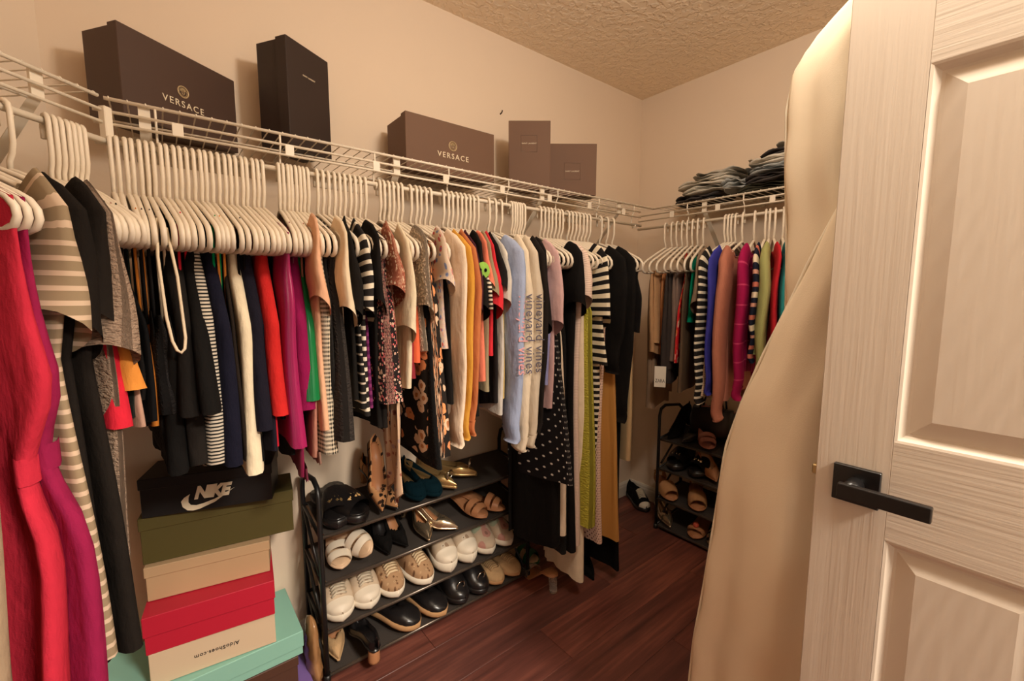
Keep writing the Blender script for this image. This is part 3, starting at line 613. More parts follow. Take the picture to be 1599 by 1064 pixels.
(1.078, 'sleeveless', -0.664, lambda: fab('sky1',(.2,.42,.6)), 'sky blue sleeveless top peeking beside black tee', 'blouse', {}),
(1.094, 'sleeveless', -0.666, lambda: fab('peri1',(.3,.3,.55)), 'periwinkle sleeveless top beside pink tee', 'blouse', {}),
(1.113, 'tee', -0.766, lambda: fab('pink1',(.6,.38,.37)), 'dusty pink tee with long boxy sleeve', 't-shirt', {'sl': 0.27}),
(1.136, 'tank', -1.047, lambda: dots('polka',(.012,.01,.011),(.7,.65,.58),.03,.13), 'black skirt dress with white polka dots', 'dress', {'flare': 0.1, 'bk': 1}),
(1.162, 'cami', -1.334, lambda: fab('black16',(.018,.015,.013)), 'long black slip dress right of polka dot dress', 'dress', {'p': 1, 'flare': 0.0}),
(1.185, 'cami', -1.262, lambda: fab('white1',(.72,.57,.43)), 'cream slip dress hanging between black dresses', 'dress', {'flare': 0.03, 'bk': 1}),
(1.206, 'cami', -1.366, lambda: lace('black_lace2',(.02,.016,.014)), 'long black dress with lace panel', 'dress', {}),
(1.233, 'tee', -1.383, lambda: fab('black17',(.017,.014,.013)), 'long black tee dress left of pinstripe dress', 'dress', {'sl': 0.2}),
(1.265, 'tee', -1.363, lambda: stripe('pinstripe',(.75,.58,.48),(.5,.33,.26),.006,.75), 'pale pink pinstripe shirt dress', 'dress', {'sl': 0.17}),
(1.294, 'tank', -1.533, lambda: fab('cream4',(.76,.63,.47)), 'cream maxi dress reaching nearly to the floor', 'dress', {'flare': 0.0}),
(1.32, 'tank', -1.276, lambda: smock('chartreuse',(.45,.4,.05)), 'chartreuse crinkle maxi dress', 'dress', {'p': 1, 'flare': 0.01}),
(1.346, 'tank', -0.39, lambda: floral('green_floral',(.65,.6,.45),[(.05,.3,.07),(.3,.4,.1)],36,.6), 'green and white leaf print blouse', 'blouse', {}),
(1.377, 'tee', -0.638, lambda: stripe('bw_wide',(.014,.012,.012),(.8,.7,.52),.033,.5), 'black and cream wide striped boxy tee', 't-shirt', {'sl': 0.26, 'flare': 0.02}),
(1.408, 'tank', -1.02, lambda: stripe('bw_mid',(.014,.012,.012),(.75,.65,.5),.026,.55), 'black and white striped midi dress', 'dress', {}),
(1.432, 'tank', -1.426, lambda: dots('pink_dots',(.72,.5,.4),(.14,.05,.05),.016,.22), 'pale pink dress with dark dots near the floor', 'dress', {}),
(1.457, 'long', -0.62, lambda: fab('black18',(.018,.015,.014)), 'black jacket right of striped tees', 'jacket', {}),
(1.486, 'tank', -1.43, lambda: satin('camel1',(.55,.27,.07)), 'camel orange flared maxi dress', 'dress', {'flare': 0.05}),
(1.515, 'long', -0.838, lambda: fab('black19',(.018,.015,.014)), 'black long sleeve blazer left of gold print dress', 'jacket', {}),
(1.546, 'tank', -1.562, lambda: fab('black20',(.012,.01,.01)), 'black maxi dress behind camel dress', 'dress', {'flare': 0.02}),
(1.572, 'tank', -0.737, lambda: fab('magenta3',(.4,.01,.1)), 'magenta top below black blazer', 'tank top', {}),
(1.608, 'tank', -1.065, lambda: floral('gold_print',(.42,.34,.18),[(.12,.09,.04),(.6,.52,.33)],100,.5), 'gold and brown leopard print dress', 'dress', {'flare': 0.02}),
(1.645, 'sleeveless', -0.509, lambda: fab('black21',(.02,.017,.017)), 'black sleeveless top in the corner', 'blouse', {}),
]

BACK = [
(1.265, 'pants', -0.902, lambda: fab('taupe1',(.3,.2,.13)), 'taupe trousers folded over hanger in the corner', 'trousers', {}),
(1.229, 'pants', -0.63, lambda: fab('tan1',(.5,.28,.14)), 'light tan trousers right of taupe trousers', 'trousers', {}),
(1.191, 'pants', -0.617, lambda: fab('camel2',(.48,.2,.08)), 'camel trousers beside white paper tag', 'trousers', {}),
(1.151, 'pants', -0.756, lambda: fab('char2',(.05,.038,.034)), 'charcoal trousers behind white paper tag', 'trousers', {}),
(1.119, 'pants', -0.647, lambda: fab('grey1',(.22,.15,.12)), 'greyish brown trousers left of red floral top', 'trousers', {}),
(1.087, 'tank', -0.646, lambda: floral('red_floral',(.65,.02,.025),[(.8,.55,.4),(.75,.2,.05)],28,.45), 'red floral tank top on back wall rod', 'tank top', {}),
(1.053, 'sleeveless', -0.775, lambda: fab('brown3',(.12,.075,.045)), 'dark brown sleeveless top left of green top', 'blouse', {}),
(1.023, 'sleeveless', -0.466, lambda: fab('teal1',(.0,.22,.12)), 'short emerald teal top on back wall rod', 'blouse', {}),
(0.982, 'tee', -0.7, lambda: fab('taupe2',(.22,.15,.1)), 'taupe short sleeve tee left of striped shirt', 't-shirt', {'sl': 0.2}),
(0.957, 'long', -0.765, lambda: stripe('breton2',(.02,.017,.016),(.78,.68,.52),.03,.66), 'black and white striped long sleeve shirt', 'shirt', {}),
(0.937, 'sleeveless', -0.798, lambda: dots('dot_cream',(.65,.48,.32),(.2,.06,.04),.014,.2), 'cream dotted blouse behind striped shirt', 'blouse', {}),
(0.915, 'long', -0.717, lambda: fab('royal',(.045,.045,.3)), 'royal blue long sleeve sweater', 'sweater', {}),
(0.875, 'long', -0.823, lambda: knit('rose2',(.52,.2,.13)), 'dusty rose knitted sweater with long sleeve', 'sweater', {'dy': 0.008}),
(0.799, 'long', -0.718, lambda: plaid('plaid',(.33,.008,.07),(.55,.05,.14),.075), 'magenta windowpane plaid shirt', 'shirt', {'dy': 0.006}),
(0.751, 'long', -0.558, lambda: multi('multi_stripe'), 'navy sweater with cream and coral stripes', 'sweater', {}),
(0.719, 'long', -0.647, lambda: knit('lime',(.42,.42,.16)), 'pale green ribbed cardigan next to canvas bag', 'cardigan', {'dy': 0.006}),
(0.676, 'long', -0.677, lambda: fab('red3',(.5,.02,.03)), 'red sweater half hidden behind canvas bag', 'sweater', {}),
(0.648, 'long', -0.673, lambda: fab('teal2',(.03,.25,.25)), 'teal sweater hidden behind canvas bag', 'sweater', {}),
]

# angled section: distance of hook along wall from corner, twist, kind, hem, material, label, category, options
ANG = [
(.535, 0, 'sleeveless', -1.42, lambda: fab('taupe_knit', (.36, .26, .17)), 'taupe knit dress at the very left edge', 'dress', {'arm': .4, 'dy': .01}),
(.464, 0, 'sleeveless', -1.2, lambda: fab('coral_red', (.52, .025, .05)), 'coral red sleeveless dress with elastic waist', 'dress', {'arm': .44, 'waist': .5, 'dy': .012, 'flare': .0}),
(.450, 0, 'sleeveless', -1.15, lambda: fab('raspberry', (.27, .012, .06)), 'raspberry pink sleeveless dress with elastic waist', 'dress', {'arm': .44, 'waist': .5, 'dy': .01, 'flare': .01}),
(.436, 0, 'tank', -.85, lambda: fab('midnight', (.016, .016, .026)), 'midnight blue tank dress between pink and striped dresses', 'dress', {'flare': -.05}),
(.402, 0, 'tee', -.99, lambda: stripe('taupe_stripe', (.3, .22, .135), (.62, .46, .33), .024, .66), 'taupe tee dress with cream stripes', 'dress', {'sl': .2, 'dy': .004, 'flare': .035, 'puff': .012, 'ysk': .04, 'nar': .03}),
(.383, 0, 'tee', -1.0, lambda: fab('black_dress_a', (.028, .021, .017)), 'black tee dress left of the other black tee dress', 'dress', {'sl': .21, 'dy': .004, 'flare': .03, 'puff': .026, 'ysk': .05, 'nar': .035}),
(.346, 0, 'tee', -1.0, lambda: fab('black_dress_b', (.033, .025, .02)), 'black tee dress with wide sleeve next to grey tee', 'dress', {'sl': .2, 'dy': .004, 'flare': .04, 'puff': .03, 'ysk': .055, 'nar': .035}),
(.318, -3, 'tee', -.86, lambda: smock('heather', (.3, .21, .15)), 'heather grey tee dress behind black dresses', 'dress', {'sl': .26, 'puff': .02, 'nar': .02}),
(.252, -22, 'cami', -.58, lambda: fab('scarlet', (.6, .02, .04)), 'scarlet camisole low behind grey tee dress', 'camisole', {'p': 1}),
(.240, -22, 'cami', -.60, lambda: satin('acid_satin', (.5, .48, .1)), 'yellow green satin camisole behind scarlet camisole', 'camisole', {}),
(.229, -21, 'cami', -.51, lambda: fab('amber', (.72, .27, .05)), 'amber orange camisole beside grey tee sleeve', 'camisole', {'p': 1, 'flare': .015}),
(.217, -21, 'cami', -.575, lambda: lace('bottle_lace', (.015, .03, .024)), 'bottle green lace camisole under amber camisole', 'camisole', {}),
(.207, -20, 'cami', -.6, lambda: fab('pale_pink_cami', (.5, .3, .22)), 'pale pink camisole with thin straps in the corner', 'camisole', {}),
(.197, -20, 'cami', -.55, lambda: fab('black_corner', (.015, .013, .013)), 'black camisole nearest the end cap', 'camisole', {}),
(.187, -19, 'tank', -.6, lambda: fab('black_corner2', (.012, .012, .014)), 'black tank top nearest the end cap', 'tank top', {}),
]
CLUST = [(-0.081, -0.078), (-0.071, 0.24), (0.268, 0.349), (0.363, 0.513), (0.545, 0.631), (0.647, 0.734), (0.768, 0.924), (0.952, 1.037), (1.067, 1.14), (1.213, 1.356), (1.371, 1.527), (1.573, 1.708), (1.722, 1.809)]
HOOKB = [1.277, 1.241, 1.214, 1.186, 1.159, 1.133, 1.107, 1.079, 0.977, 0.962, 0.948, 0.931, 0.901, 0.853, 0.809, 0.794, 0.774, 0.742]
def cluster(us):
    out = {}
    for i, u in enumerate(us):
        c = min(range(len(CLUST)), key=lambda k: max(CLUST[k][0]-u, u-CLUST[k][1], 0)); out.setdefault(c, []).append(i)
    res = [0]*len(us)
    for c, ids in out.items():
        a, b = CLUST[c]
        for n_, i in enumerate(ids): res[i] = lerp(a, b, (n_+.5)/len(ids)) + rng.uniform(-.0015, .0015)
    return res
def hang(rows, where, org, th, group):
    hooks = cluster([r_[0] for r_ in rows]) if where == 'L' else HOOKB
    for i, row in enumerate(rows):
        if where == 'S': s, tw, kind, zh, mf, label, cat, op = row
        else: (s, kind, zh, mf, label, cat, op), tw = row, rng.uniform(-1.6, 1.6)
        if where == 'L': tw = math.degrees(math.atan2(s-hooks[i], .205)); loc = (hooks[i], VW+YROD, ZROD); rz = T_L-R(90)
        elif where == 'B': tw = max(-32, min(32, math.degrees(math.atan2(hooks[i]-s, .205)))); loc = (D+YROD, hooks[i], ZROD); rz = T_B-R(90)
        else: loc = (CX-.70711*s+.70711*.315, CY-.70711*s-.70711*.315, ZROD); rz = T_S-R(90)
        rz += R(tw)
        hanger(loc, rz, 'white hanger holding '+label, 'white plastic hangers on '+group)
        garment(kind, zh, mf(), label, cat, 'clothes on '+group, loc, rz, op, 11+i*7+{'L': 0, 'B': 1000, 'S': 2000}[where], 1 if where == 'B' else -1)
hang(LEFT, 'L', A_L, T_L, 'the long rod')
hang(BACK, 'B', A_B, T_B, 'the back wall rod')
hang(ANG, 'S', A_S, T_S, 'the angled rod')
# ---------------------------------------------------------------- canvas garment bag behind the door
CANV = canvas('bag_canvas', (.85, .71, .515))
bag = empty('garment_bag', (1.02, .1, .03), 0, label='cream canvas garment bag hanging behind the open door', cat='garment bag')
VL1 = [(.55, .33), (.9, .352), (1.27, .368), (1.375, .373), (1.568, .387), (1.681, .392), (1.749, .380), (1.796, .348), (1.832, .308), (1.90, .22), (1.95, .12)]
VL2 = [(.04, .535), (.305, .516), (.424, .51), (.573, .492), (.781, .471), (.942, .457), (1.054, .427), (1.159, .392), (1.27, .348), (1.37, .312), (1.483, .262), (1.6, .2)]
def bag_part(name, VL, u0, th, vr, amp, seed, z0, z1, rows, n=64):
    r_ = random.Random(seed); ph = [r_.uniform(0, 6.3) for _ in range(8)]; rings = []
    for i in range(rows+1):
        z = lerp(z0, z1, i/rows); vl = lin(VL, z); ring = []
        for k in range(n):
            a = 2*math.pi*k/n; s, q = math.cos(a), math.sin(a); v = lerp(vr, vl, (s+1)/2)
            d = vl-v
            f = amp*(math.sin(d*26+ph[0]+z*1.3)+.55*math.sin(d*47+ph[1]-z*2.1)+.35*math.sin(d*80+z*5+ph[2]))*smooth(d*9)
            f += amp*.8*math.sin(z*7+ph[3]+d*9)*smooth(d*6)
            u = u0-th*(abs(q)**.55)*(1 if q > 0 else -1)+f*.6
            ring.append((u-1.02, v-.1+.003*math.sin(z*31+ph[4]), z-.03))
        rings.append(ring)
    return obj(name, *loft(rings, True, True, True), CANV, bag)
bag_part('upper_cover', VL1, 1.045, .034, -.30, .03, 3, .55, 1.95, 40)
bag_part('flared_skirt', VL2, .995, .024, -.36, .02, 8, .04, 1.6, 44)
def edge(name, VL, u, z0, z1, off): obj(name, *tube([(u-1.02, lin(VL, lerp(z0, z1, i/40))-.1+off, lerp(z0, z1, i/40)-.03) for i in range(41)], .0035, 6), plain('bag_piping', (.84, .75, .58), .8), bag)
edge('piping', VL1, 1.045, .95, 1.95, .001); edge('piping', VL2, .995, .04, 1.5, .001)
obj('hanger_hook', *tube([(.005, -.05, 1.91), (.005, -.05, 2.0), (.0, -.05, 2.045), (-.05, -.05, 2.052), (-.10, -.05, 2.052), (-.128, -.05, 2.035), (-.13, -.05, 2.0)], .004, 6), STEEL, bag)
# ---------------------------------------------------------------- shoes
ROUND = [(0, 0), (.02, .36), (.06, .62), (.13, .86), (.22, .98), (.34, 1), (.6, .8), (.85, .74), (.95, .6), (1, .25)]
POINT = [(0, 0), (.03, .14), (.12, .42), (.25, .76), (.37, .9), (.6, .66), (.85, .58), (.96, .44), (1, .15)]
def upper_vf(L, W, wp, hp, open0, gapw, base, grow=0.0, t1=1.0, n=17, st=26):
    rings, uv = [], []
    for i in range(st+1):
        t = t1*(i/st)**1.15; w = max(.0015, W/2*lin(wp, t))+grow; h_ = lin(hp, t)+grow; g = gapw*smooth((t-open0)/.16) if t > open0 else 0; ring = []
        for k in range(n):
            a = math.pi*k/(n-1); c, s = math.cos(a), math.sin(a); y, z = w*c, base(t)+h_*(max(0, s)**.62)
            if g > 0 and abs(c) < g and t < .985: y, z = w*c*.92, base(t)+.007
            ring.append((L*(.5-t), y, z)); uv.append((y, L*t))
        rings.append(ring)
    return loft(rings, False), uv
def sole_vf(L, W, wp, bot, top, grow=.003, st=26):
    rings = []
    for i in range(st+1):
        t = (i/st)**1.15; w = max(.001, W/2*lin(wp, t))+grow; x = L*(.5-t)+(grow if t == 0 else (-grow if t == 1 else 0))
        b, tp = bot(t), top(t); m = (tp-b)*.25
        rings.append([(x, w-m*.5, b), (x, w, b+m), (x, w, tp), (x, 0, tp+.001), (x, -w, tp), (x, -w, b+m), (x, -w+m*.5, b)])
    return loft(rings, True, True, True)
def band_vf(L, W, wp, t0, t1, h0, h1, base, span=1.0, n=13, grow=.003):
    rings = []
    for t, h_ in ((t0, h0), (lerp(t0, t1, .5), lerp(h0, h1, .5)+.002), (t1, h1)):
        w = W/2*lin(wp, t)+grow; rings.append([(L*(.5-t), w*math.cos(a), base(t)+h_*max(0, math.sin(a))**.7) for a in [math.pi*k/(n-1) for k in range(n)]])
    V, F = loft(rings, False); inner = [[(x, y*.94, z-.0025) for x, y, z in r_] for r_ in rings]; v2, f2 = loft(inner, False)
    return join((V, F), (v2, [q[::-1] for q in f2]))
def shoe(spec, toe, z, rz, label, group, pitch=R(8), roll=0.0, lifty=0.0):
    S = dict(L=.245, W=.09, toe=ROUND, sole=.02, heel=0.0, open=.42, gap=.62, hp=[(0, .012), (.1, .035), (.25, .045), (.45, .06), (.7, .06), (1, .065)], kind='shoe', cat='shoe'); S.update(spec)
    L, W, wp = S['L'], S['W'], S['toe']; hl = S['heel']; sh = S['sole']
    lift = lambda t: hl*smooth((t-.28)/.52)
    top = lambda t: lift(t)+sh*(1 if not hl else .8); bot = lambda t: lift(t)
    dirx = Vector((math.cos(rz)*math.cos(pitch), math.sin(rz)*math.cos(pitch), -math.sin(pitch)))
    c = Vector((toe[0], toe[1], z))-dirx*(L/2)
    e = empty(S.get('name', 'shoe'), c, 0, label=label, cat=S['cat'], group=group); e.rotation_euler = (roll, pitch, rz)
    m = S['m']
    obj('sole', *sole_vf(L, W, wp, bot, top, .003 if S['kind'] != 'sandal' else .002), S.get('sm', m), e)
    if S['kind'] != 'sandal':
        (v, f), uv = upper_vf(L, W, wp, S['hp'], S['open'], S['gap'], lambda t: top(t)-.002); obj('upper', v, f, m, e, True, uv)
        obj('insole', *sole_vf(L*.9, W*.84, wp, lambda t: top(t)+.0045, lambda t: top(t)+.0075, 0), S.get('im', m), e)
    if 'cap' in S: (v, f), uv = upper_vf(L, W, wp, S['hp'], 2, 0, lambda t: top(t)-.002, .0016, S.get('capt', .17), 17, 10); obj('toe_cap', v, f, S['cap'], e, True, uv)
    if 'lace' in S:
        for i in range(6):
            t = .2+.036*i; h_ = top(t)+lin(S['hp'], t)+.001; x = L*(.5-t); obj('lace', *tube([(x, -.024, h_-.004), (x-.003, -.01, h_+.005), (x, .01, h_+.005), (x-.003, .024, h_-.004)], .0042, 6), S['lace'], e)
        obj('bow', *tube([(L*.06, .004, top(.4)+lin(S['hp'], .44)+.004), (L*.07, .02, top(.4)+.066), (L*.09, .03, top(.4)+.058), (L*.07, .012, top(.4)+.06)], .002, 5), S['lace'], e)
    if S['kind'] == 'sandal':
        obj('footbed', *sole_vf(L*.95, W*.93, wp, top, lambda t: top(t)+.003, 0), S.get('im', m), e)
        for (a, b, h0, h1) in S.get('bands', [(.16, .27, .035, .042)]): obj('strap', *band_vf(L, W, wp, a, b, h0, h1, top), S.get('bm', m), e)
        if S.get('ankle'):
            w = W*.4; zc = top(.85); obj('ankle_strap', *tube([(L*(-.32)+math.cos(a)*L*.16, math.sin(a)*w, zc+.055+.02*math.cos(a)) for a in [i*math.pi/10 for i in range(20)]], .003, 5, True), S.get('bm', m), e)
            obj('back_strap', *band_vf(L, W, wp, .84, .97, .05, .062, top), S.get('bm', m), e)
    if hl:
        hm = S.get('hm', m); w0 = S.get('hw', .012); xh = L*(-.42); r0 = W*.24
        obj('heel', *loft([[(xh+math.cos(a)*r_+dx, math.sin(a)*r_, zz) for a in [i*math.pi/6 for i in range(12)]] for zz, r_, dx in ((.0, w0, -.004), (hl*.15, w0, -.003), (hl*.65, lerp(w0, r0, .4), 0), (hl+.002, r0, .004))], True, True, True), hm, e)
    if 'ring' in S: obj('buckle_ring', *tube([(L*.36, math.cos(a)*.019, top(.1)+.038+math.sin(a)*.019) for a in [i*math.pi/9 for i in range(18)]], .003, 6, True), S['ring'], e)
    if 'orn' in S:
        parts = []; r_ = random.Random(4)
        for i in range(26):
            x, y = L*(.5-.3)+r_.uniform(-.026, .026), r_.uniform(-.024, .024); zz = top(.3)+.048-abs(y)*.25; k = .0065
            parts.append(([(x+k, y, zz), (x-k, y, zz), (x, y+k, zz), (x, y-k, zz), (x, y, zz+k), (x, y, zz-k)], [(0, 2, 4), (2, 1, 4), (1, 3, 4), (3, 0, 4), (2, 0, 5), (1, 2, 5), (3, 1, 5), (0, 3, 5)]))
        obj('ornament', *join(*parts), S['orn'], e, False)
    return e
LEA = plain('black_leather', (.012, .01, .01), .28, .5); SUE = fab('black_suede', (.014, .012, .011)); WHT = plain('white_leather', (.72, .62, .49), .5); RUB = plain('white_rubber', (.74, .65, .52), .6); TANL = plain('tan_leather', (.45, .2, .09), .45); NUDE = plain('nude_leather', (.68, .47, .3), .4)
GLD = plain('gold_leather', (.5, .33, .14), .28, .5, .75); SLV = plain('pewter_leather', (.5, .38, .25), .22, .5, .85); TEAL = fab('teal_suede', (.002, .028, .042)); GUM = plain('gum_sole', (.48, .25, .11), .7); JUTE = smock('jute', (.5, .28, .13))
LEO = floral('leopard', (.5, .25, .11), [(.02, .012, .008), (.05, .025, .015)], 70, .5); MONO = floral('monogram', (.4, .24, .13), [(.2, .1, .05), (.52, .34, .19)], 90, .4); PASTEL = floral('pastel', (.55, .42, .3), [(.5, .25, .2), (.36, .4, .28)], 22, .5); LACEB = fab('tan_lace', (.72, .55, .34)); LACEW = fab('white_lace', (.62, .53, .4)); BEIGE = floral('worn_beige', (.58, .45, .32), [(.35, .24, .16), (.66, .55, .42)], 35, .35); CHR = plain('silver_ring', (.7, .62, .5), .15, .5, 1)
TANS = fab('tan_suede', (.52, .33, .17))
Z1, Z2, Z3, Z4 = .536, .371, .201, .046
DN = R(-90); GR1 = 'shoes on the rack under the long shelf'; GR2 = 'shoes on the back wall rack'
SN = dict(cat='sneaker', name='sneaker', sole=.026, open=.46, gap=.58, hp=[(0, .012), (.06, .026), (.16, .034), (.28, .055), (.42, .074), (.6, .078), (.8, .066), (1, .075)])
PUMP = dict(cat='pump', name='pump', sole=.006, heel=.075, open=.24, gap=.78, W=.078, toe=POINT, hp=[(0, .008), (.1, .024), (.22, .034), (.4, .036), (.7, .04), (1, .058)])
FLAT = dict(cat='shoe', name='flat_shoe', sole=.01, open=.24, gap=.8, W=.078, hp=[(0, .01), (.1, .024), (.25, .036), (.5, .038), (.8, .045), (1, .055)])
SAND = dict(kind='sandal', cat='sandal', name='sandal', sole=.008)
SLIDE = dict(kind='sandal', cat='sandal', name='slide_sandal', sole=.026, L=.25, W=.1, bands=[(.12, .5, .042, .062)])
# top tier
shoe({**SLIDE, 'm': LEA, 'sm': LEA, 'orn': GLD}, (.405, 1.425), Z1-.008, DN-R(14), 'black slide sandal with gold studs nearest the rack post', GR1)
shoe({**SLIDE, 'm': LEA, 'sm': LEA, 'orn': GLD}, (.492, 1.415), Z1-.008, DN+R(24), 'black slide sandal with gold studs beside leopard pump', GR1)
shoe({**PUMP, 'm': LEO, 'im': TANL, 'sm': LEA, 'heel': .06}, (.556, 1.425), Z1, DN-R(8), 'leopard print pump leaning upright against the wall', GR1, pitch=R(50))
shoe({**PUMP, 'm': LEO, 'im': TANL, 'sm': LEA, 'heel': .06}, (.612, 1.42), Z1-.004, DN+R(10), 'leopard print pump standing flat on top tier', GR1)
shoe({**FLAT, 'm': TEAL, 'im': GLD, 'sole': .014, 'W': .082}, (.705, 1.425), Z1-.004, DN-R(5), 'teal suede shoe behind hanging tie', GR1)
shoe({**FLAT, 'm': TEAL, 'im': GLD, 'sole': .014, 'W': .082}, (.775, 1.415), Z1-.004, DN+R(8), 'teal suede shoe with gold insole right of the tie', GR1)
shoe({**FLAT, 'm': GLD, 'im': GLD, 'ring': CHR, 'toe': POINT}, (.86, 1.43), Z1-.004, DN+R(30), 'gold flat with ring buckle next to teal shoe', GR1)
shoe({**FLAT, 'm': GLD, 'im': GLD, 'ring': CHR, 'toe': POINT}, (.985, 1.475), Z1, DN+R(48), 'gold flat with ring buckle at right end of top tier', GR1)
# second tier
HSAND = {**SAND, 'heel': .055, 'W': .08, 'bands': [(.1, .2, .028, .036), (.24, .34, .04, .046)], 'ankle': 1}
shoe({**HSAND, 'm': NUDE, 'bm': WHT, 'im': NUDE}, (.418, 1.445), Z2, DN-R(10), 'white strappy heeled sandal nearest the rack post', GR1)
shoe({**HSAND, 'm': NUDE, 'bm': WHT, 'im': NUDE}, (.515, 1.43), Z2+.028, DN+R(14), 'white strappy heeled sandal tipped on its side', GR1, roll=R(50))
shoe({**PUMP, 'm': SUE, 'im': LEA}, (.58, 1.435), Z2-.006, DN-R(6), 'black suede pump beside white sandals', GR1)
shoe({**PUMP, 'm': SUE, 'im': TANL}, (.652, 1.44), Z2-.006, DN+R(7), 'black suede pump left of pewter pumps', GR1)
shoe({**PUMP, 'm': SLV, 'im': TANL, 'heel': .06}, (.735, 1.425), Z2-.006, DN-R(12), 'shiny pewter pump with tan lining nearer black pumps', GR1)
shoe({**PUMP, 'm': SLV, 'im': TANL, 'heel': .06}, (.86, 1.425), Z2-.004, DN+R(42), 'shiny pewter pump lying askew beside tan sandals', GR1)
shoe({**HSAND, 'm': TANL, 'heel': .02}, (1.0, 1.425), Z2-.004, DN+R(14), 'tan leather sandal left of its pair', GR1)
shoe({**HSAND, 'm': TANL, 'heel': .02}, (1.1, 1.43), Z2-.004, DN+R(34), 'tan leather sandal at right end of second tier', GR1)
# third tier
shoe({**SN, 'm': BEIGE, 'sm': RUB, 'cap': WHT, 'lace': LACEW, 'W': .102}, (.408, 1.428), Z3-.006, DN-R(5), 'worn white sneaker nearest the rack post', GR1)
shoe({**SN, 'm': BEIGE, 'sm': RUB, 'cap': WHT, 'lace': LACEW, 'W': .102}, (.505, 1.428), Z3-.006, DN-R(2), 'worn white sneaker beside monogram sneaker', GR1)
shoe({**SN, 'm': MONO, 'sm': RUB, 'lace': LACEB, 'W': .095}, (.605, 1.424), Z3-.006, DN+R(3), 'brown monogram sneaker left of its pair', GR1)
shoe({**SN, 'm': MONO, 'sm': RUB, 'lace': LACEB, 'W': .095}, (.733, 1.418), Z3-.006, DN+R(16), 'brown monogram sneaker with loose bow', GR1)
shoe({**SN, 'm': BEIGE, 'sm': RUB, 'cap': WHT, 'capt': .2, 'sole': .04, 'W': .098}, (.83, 1.428), Z3-.006, DN-R(4), 'white platform sneaker beside monogram sneaker', GR1)
shoe({**SN, 'm': BEIGE, 'sm': RUB, 'cap': WHT, 'capt': .2, 'sole': .04, 'W': .098}, (.93, 1.428), Z3-.006, DN, 'white platform sneaker beside pastel slip-on', GR1)
shoe({**SN, 'm': PASTEL, 'sm': RUB, 'W': .1}, (1.03, 1.428), Z3-.006, DN+R(5), 'pastel tie-dye slip-on left of its pair', GR1)
shoe({**SN, 'm': PASTEL, 'sm': RUB, 'W': .1}, (1.132, 1.428), Z3-.006, DN+R(10), 'pastel tie-dye slip-on at right end of third tier', GR1)
# bottom tier
shoe({**PUMP, 'm': TANS, 'im': TANL}, (.395, 1.45), Z4-.004, DN-R(6), 'tan pump in the dark lower left of the rack', GR1)
shoe({**PUMP, 'm': LEA, 'hm': TANL, 'hw': .02, 'heel': .05}, (.49, 1.60), Z4+.03, R(90), 'black pump turned with its tan heel outward', GR1, pitch=R(-8))
shoe({**SN, 'm': LEA, 'sm': JUTE, 'sole': .024, 'W': .098, 'hp': FLAT['hp'], 'open': .36, 'gap': .7, 'cat': 'espadrille', 'name': 'espadrille', 'cap': LEA}, (.68, 1.415), Z4-.004, DN+R(32), 'black espadrille with jute sole left of its pair', GR1)
shoe({**SN, 'm': LEA, 'sm': JUTE, 'sole': .024, 'W': .098, 'hp': FLAT['hp'], 'open': .36, 'gap': .7, 'cat': 'espadrille', 'name': 'espadrille', 'cap': LEA}, (.79, 1.41), Z4-.004, DN+R(22), 'black espadrille with jute sole beside loafers', GR1)
shoe({**SN, 'm': LEA, 'sm': LEA, 'sole': .02, 'W': .1, 'open': .4, 'gap': .68, 'cat': 'loafer', 'name': 'loafer', 'ring': CHR}, (.885, 1.418), Z4-.004, DN+R(4), 'black polished loafer beside espadrille', GR1)
shoe({**SN, 'm': LEA, 'sm': LEA, 'sole': .02, 'W': .1, 'open': .4, 'gap': .68, 'cat': 'loafer', 'name': 'loafer', 'ring': CHR}, (.985, 1.415), Z4-.004, DN+R(6), 'black polished loafer beside tan moccasin', GR1)
MOC = {**SN, 'm': TANS, 'sm': GUM, 'sole': .014, 'W': .098, 'open': .38, 'gap': .7, 'hp': FLAT['hp'], 'cat': 'moccasin', 'name': 'moccasin', 'lace': TANS}
shoe(MOC, (1.075, 1.42), Z4-.004, DN+R(8), 'tan suede moccasin beside black loafer', GR1)
shoe(MOC, (1.172, 1.42), Z4-.004, DN+R(12), 'tan suede moccasin at right end of bottom tier', GR1)
# on the floor beside the rack
GRN = plain('green_leather', (.015, .09, .03), .4)
shoe({**SAND, 'm': GRN, 'im': NUDE, 'bm': GRN, 'bands': [(.12, .24, .034, .042), (.34, .44, .05, .055)], 'ankle': 1}, (1.335, 1.47), .001, DN+R(10), 'green strappy sandal on floor beside the rack', 'shoes on the floor', pitch=0)
shoe({**SAND, 'm': TANL, 'bm': glassy('clear_vinyl', (.9, .8, .7), .1), 'heel': .075, 'hm': glassy('clear_heel', (.95, .88, .8), .05), 'hw': .018, 'L': .205, 'W': .078, 'bands': [(.14, .3, .036, .042)]}, (1.262, 1.475), .001, R(88), 'tan sandal with clear block heel on floor', 'shoes on the floor', pitch=0)
shoe({**PUMP, 'm': SUE}, (1.45, 1.225), .001, DN-R(25), 'black pump on floor below cream maxi dress', 'shoes on the floor', pitch=0)
shoe({**SN, 'm': SUE, 'sm': LEA, 'cap': WHT, 'lace': LACEW, 'capt': .1}, (2.17, 1.44), .001, R(-120), 'black sneaker with white trim on floor in the corner', 'shoes on the floor', pitch=0)
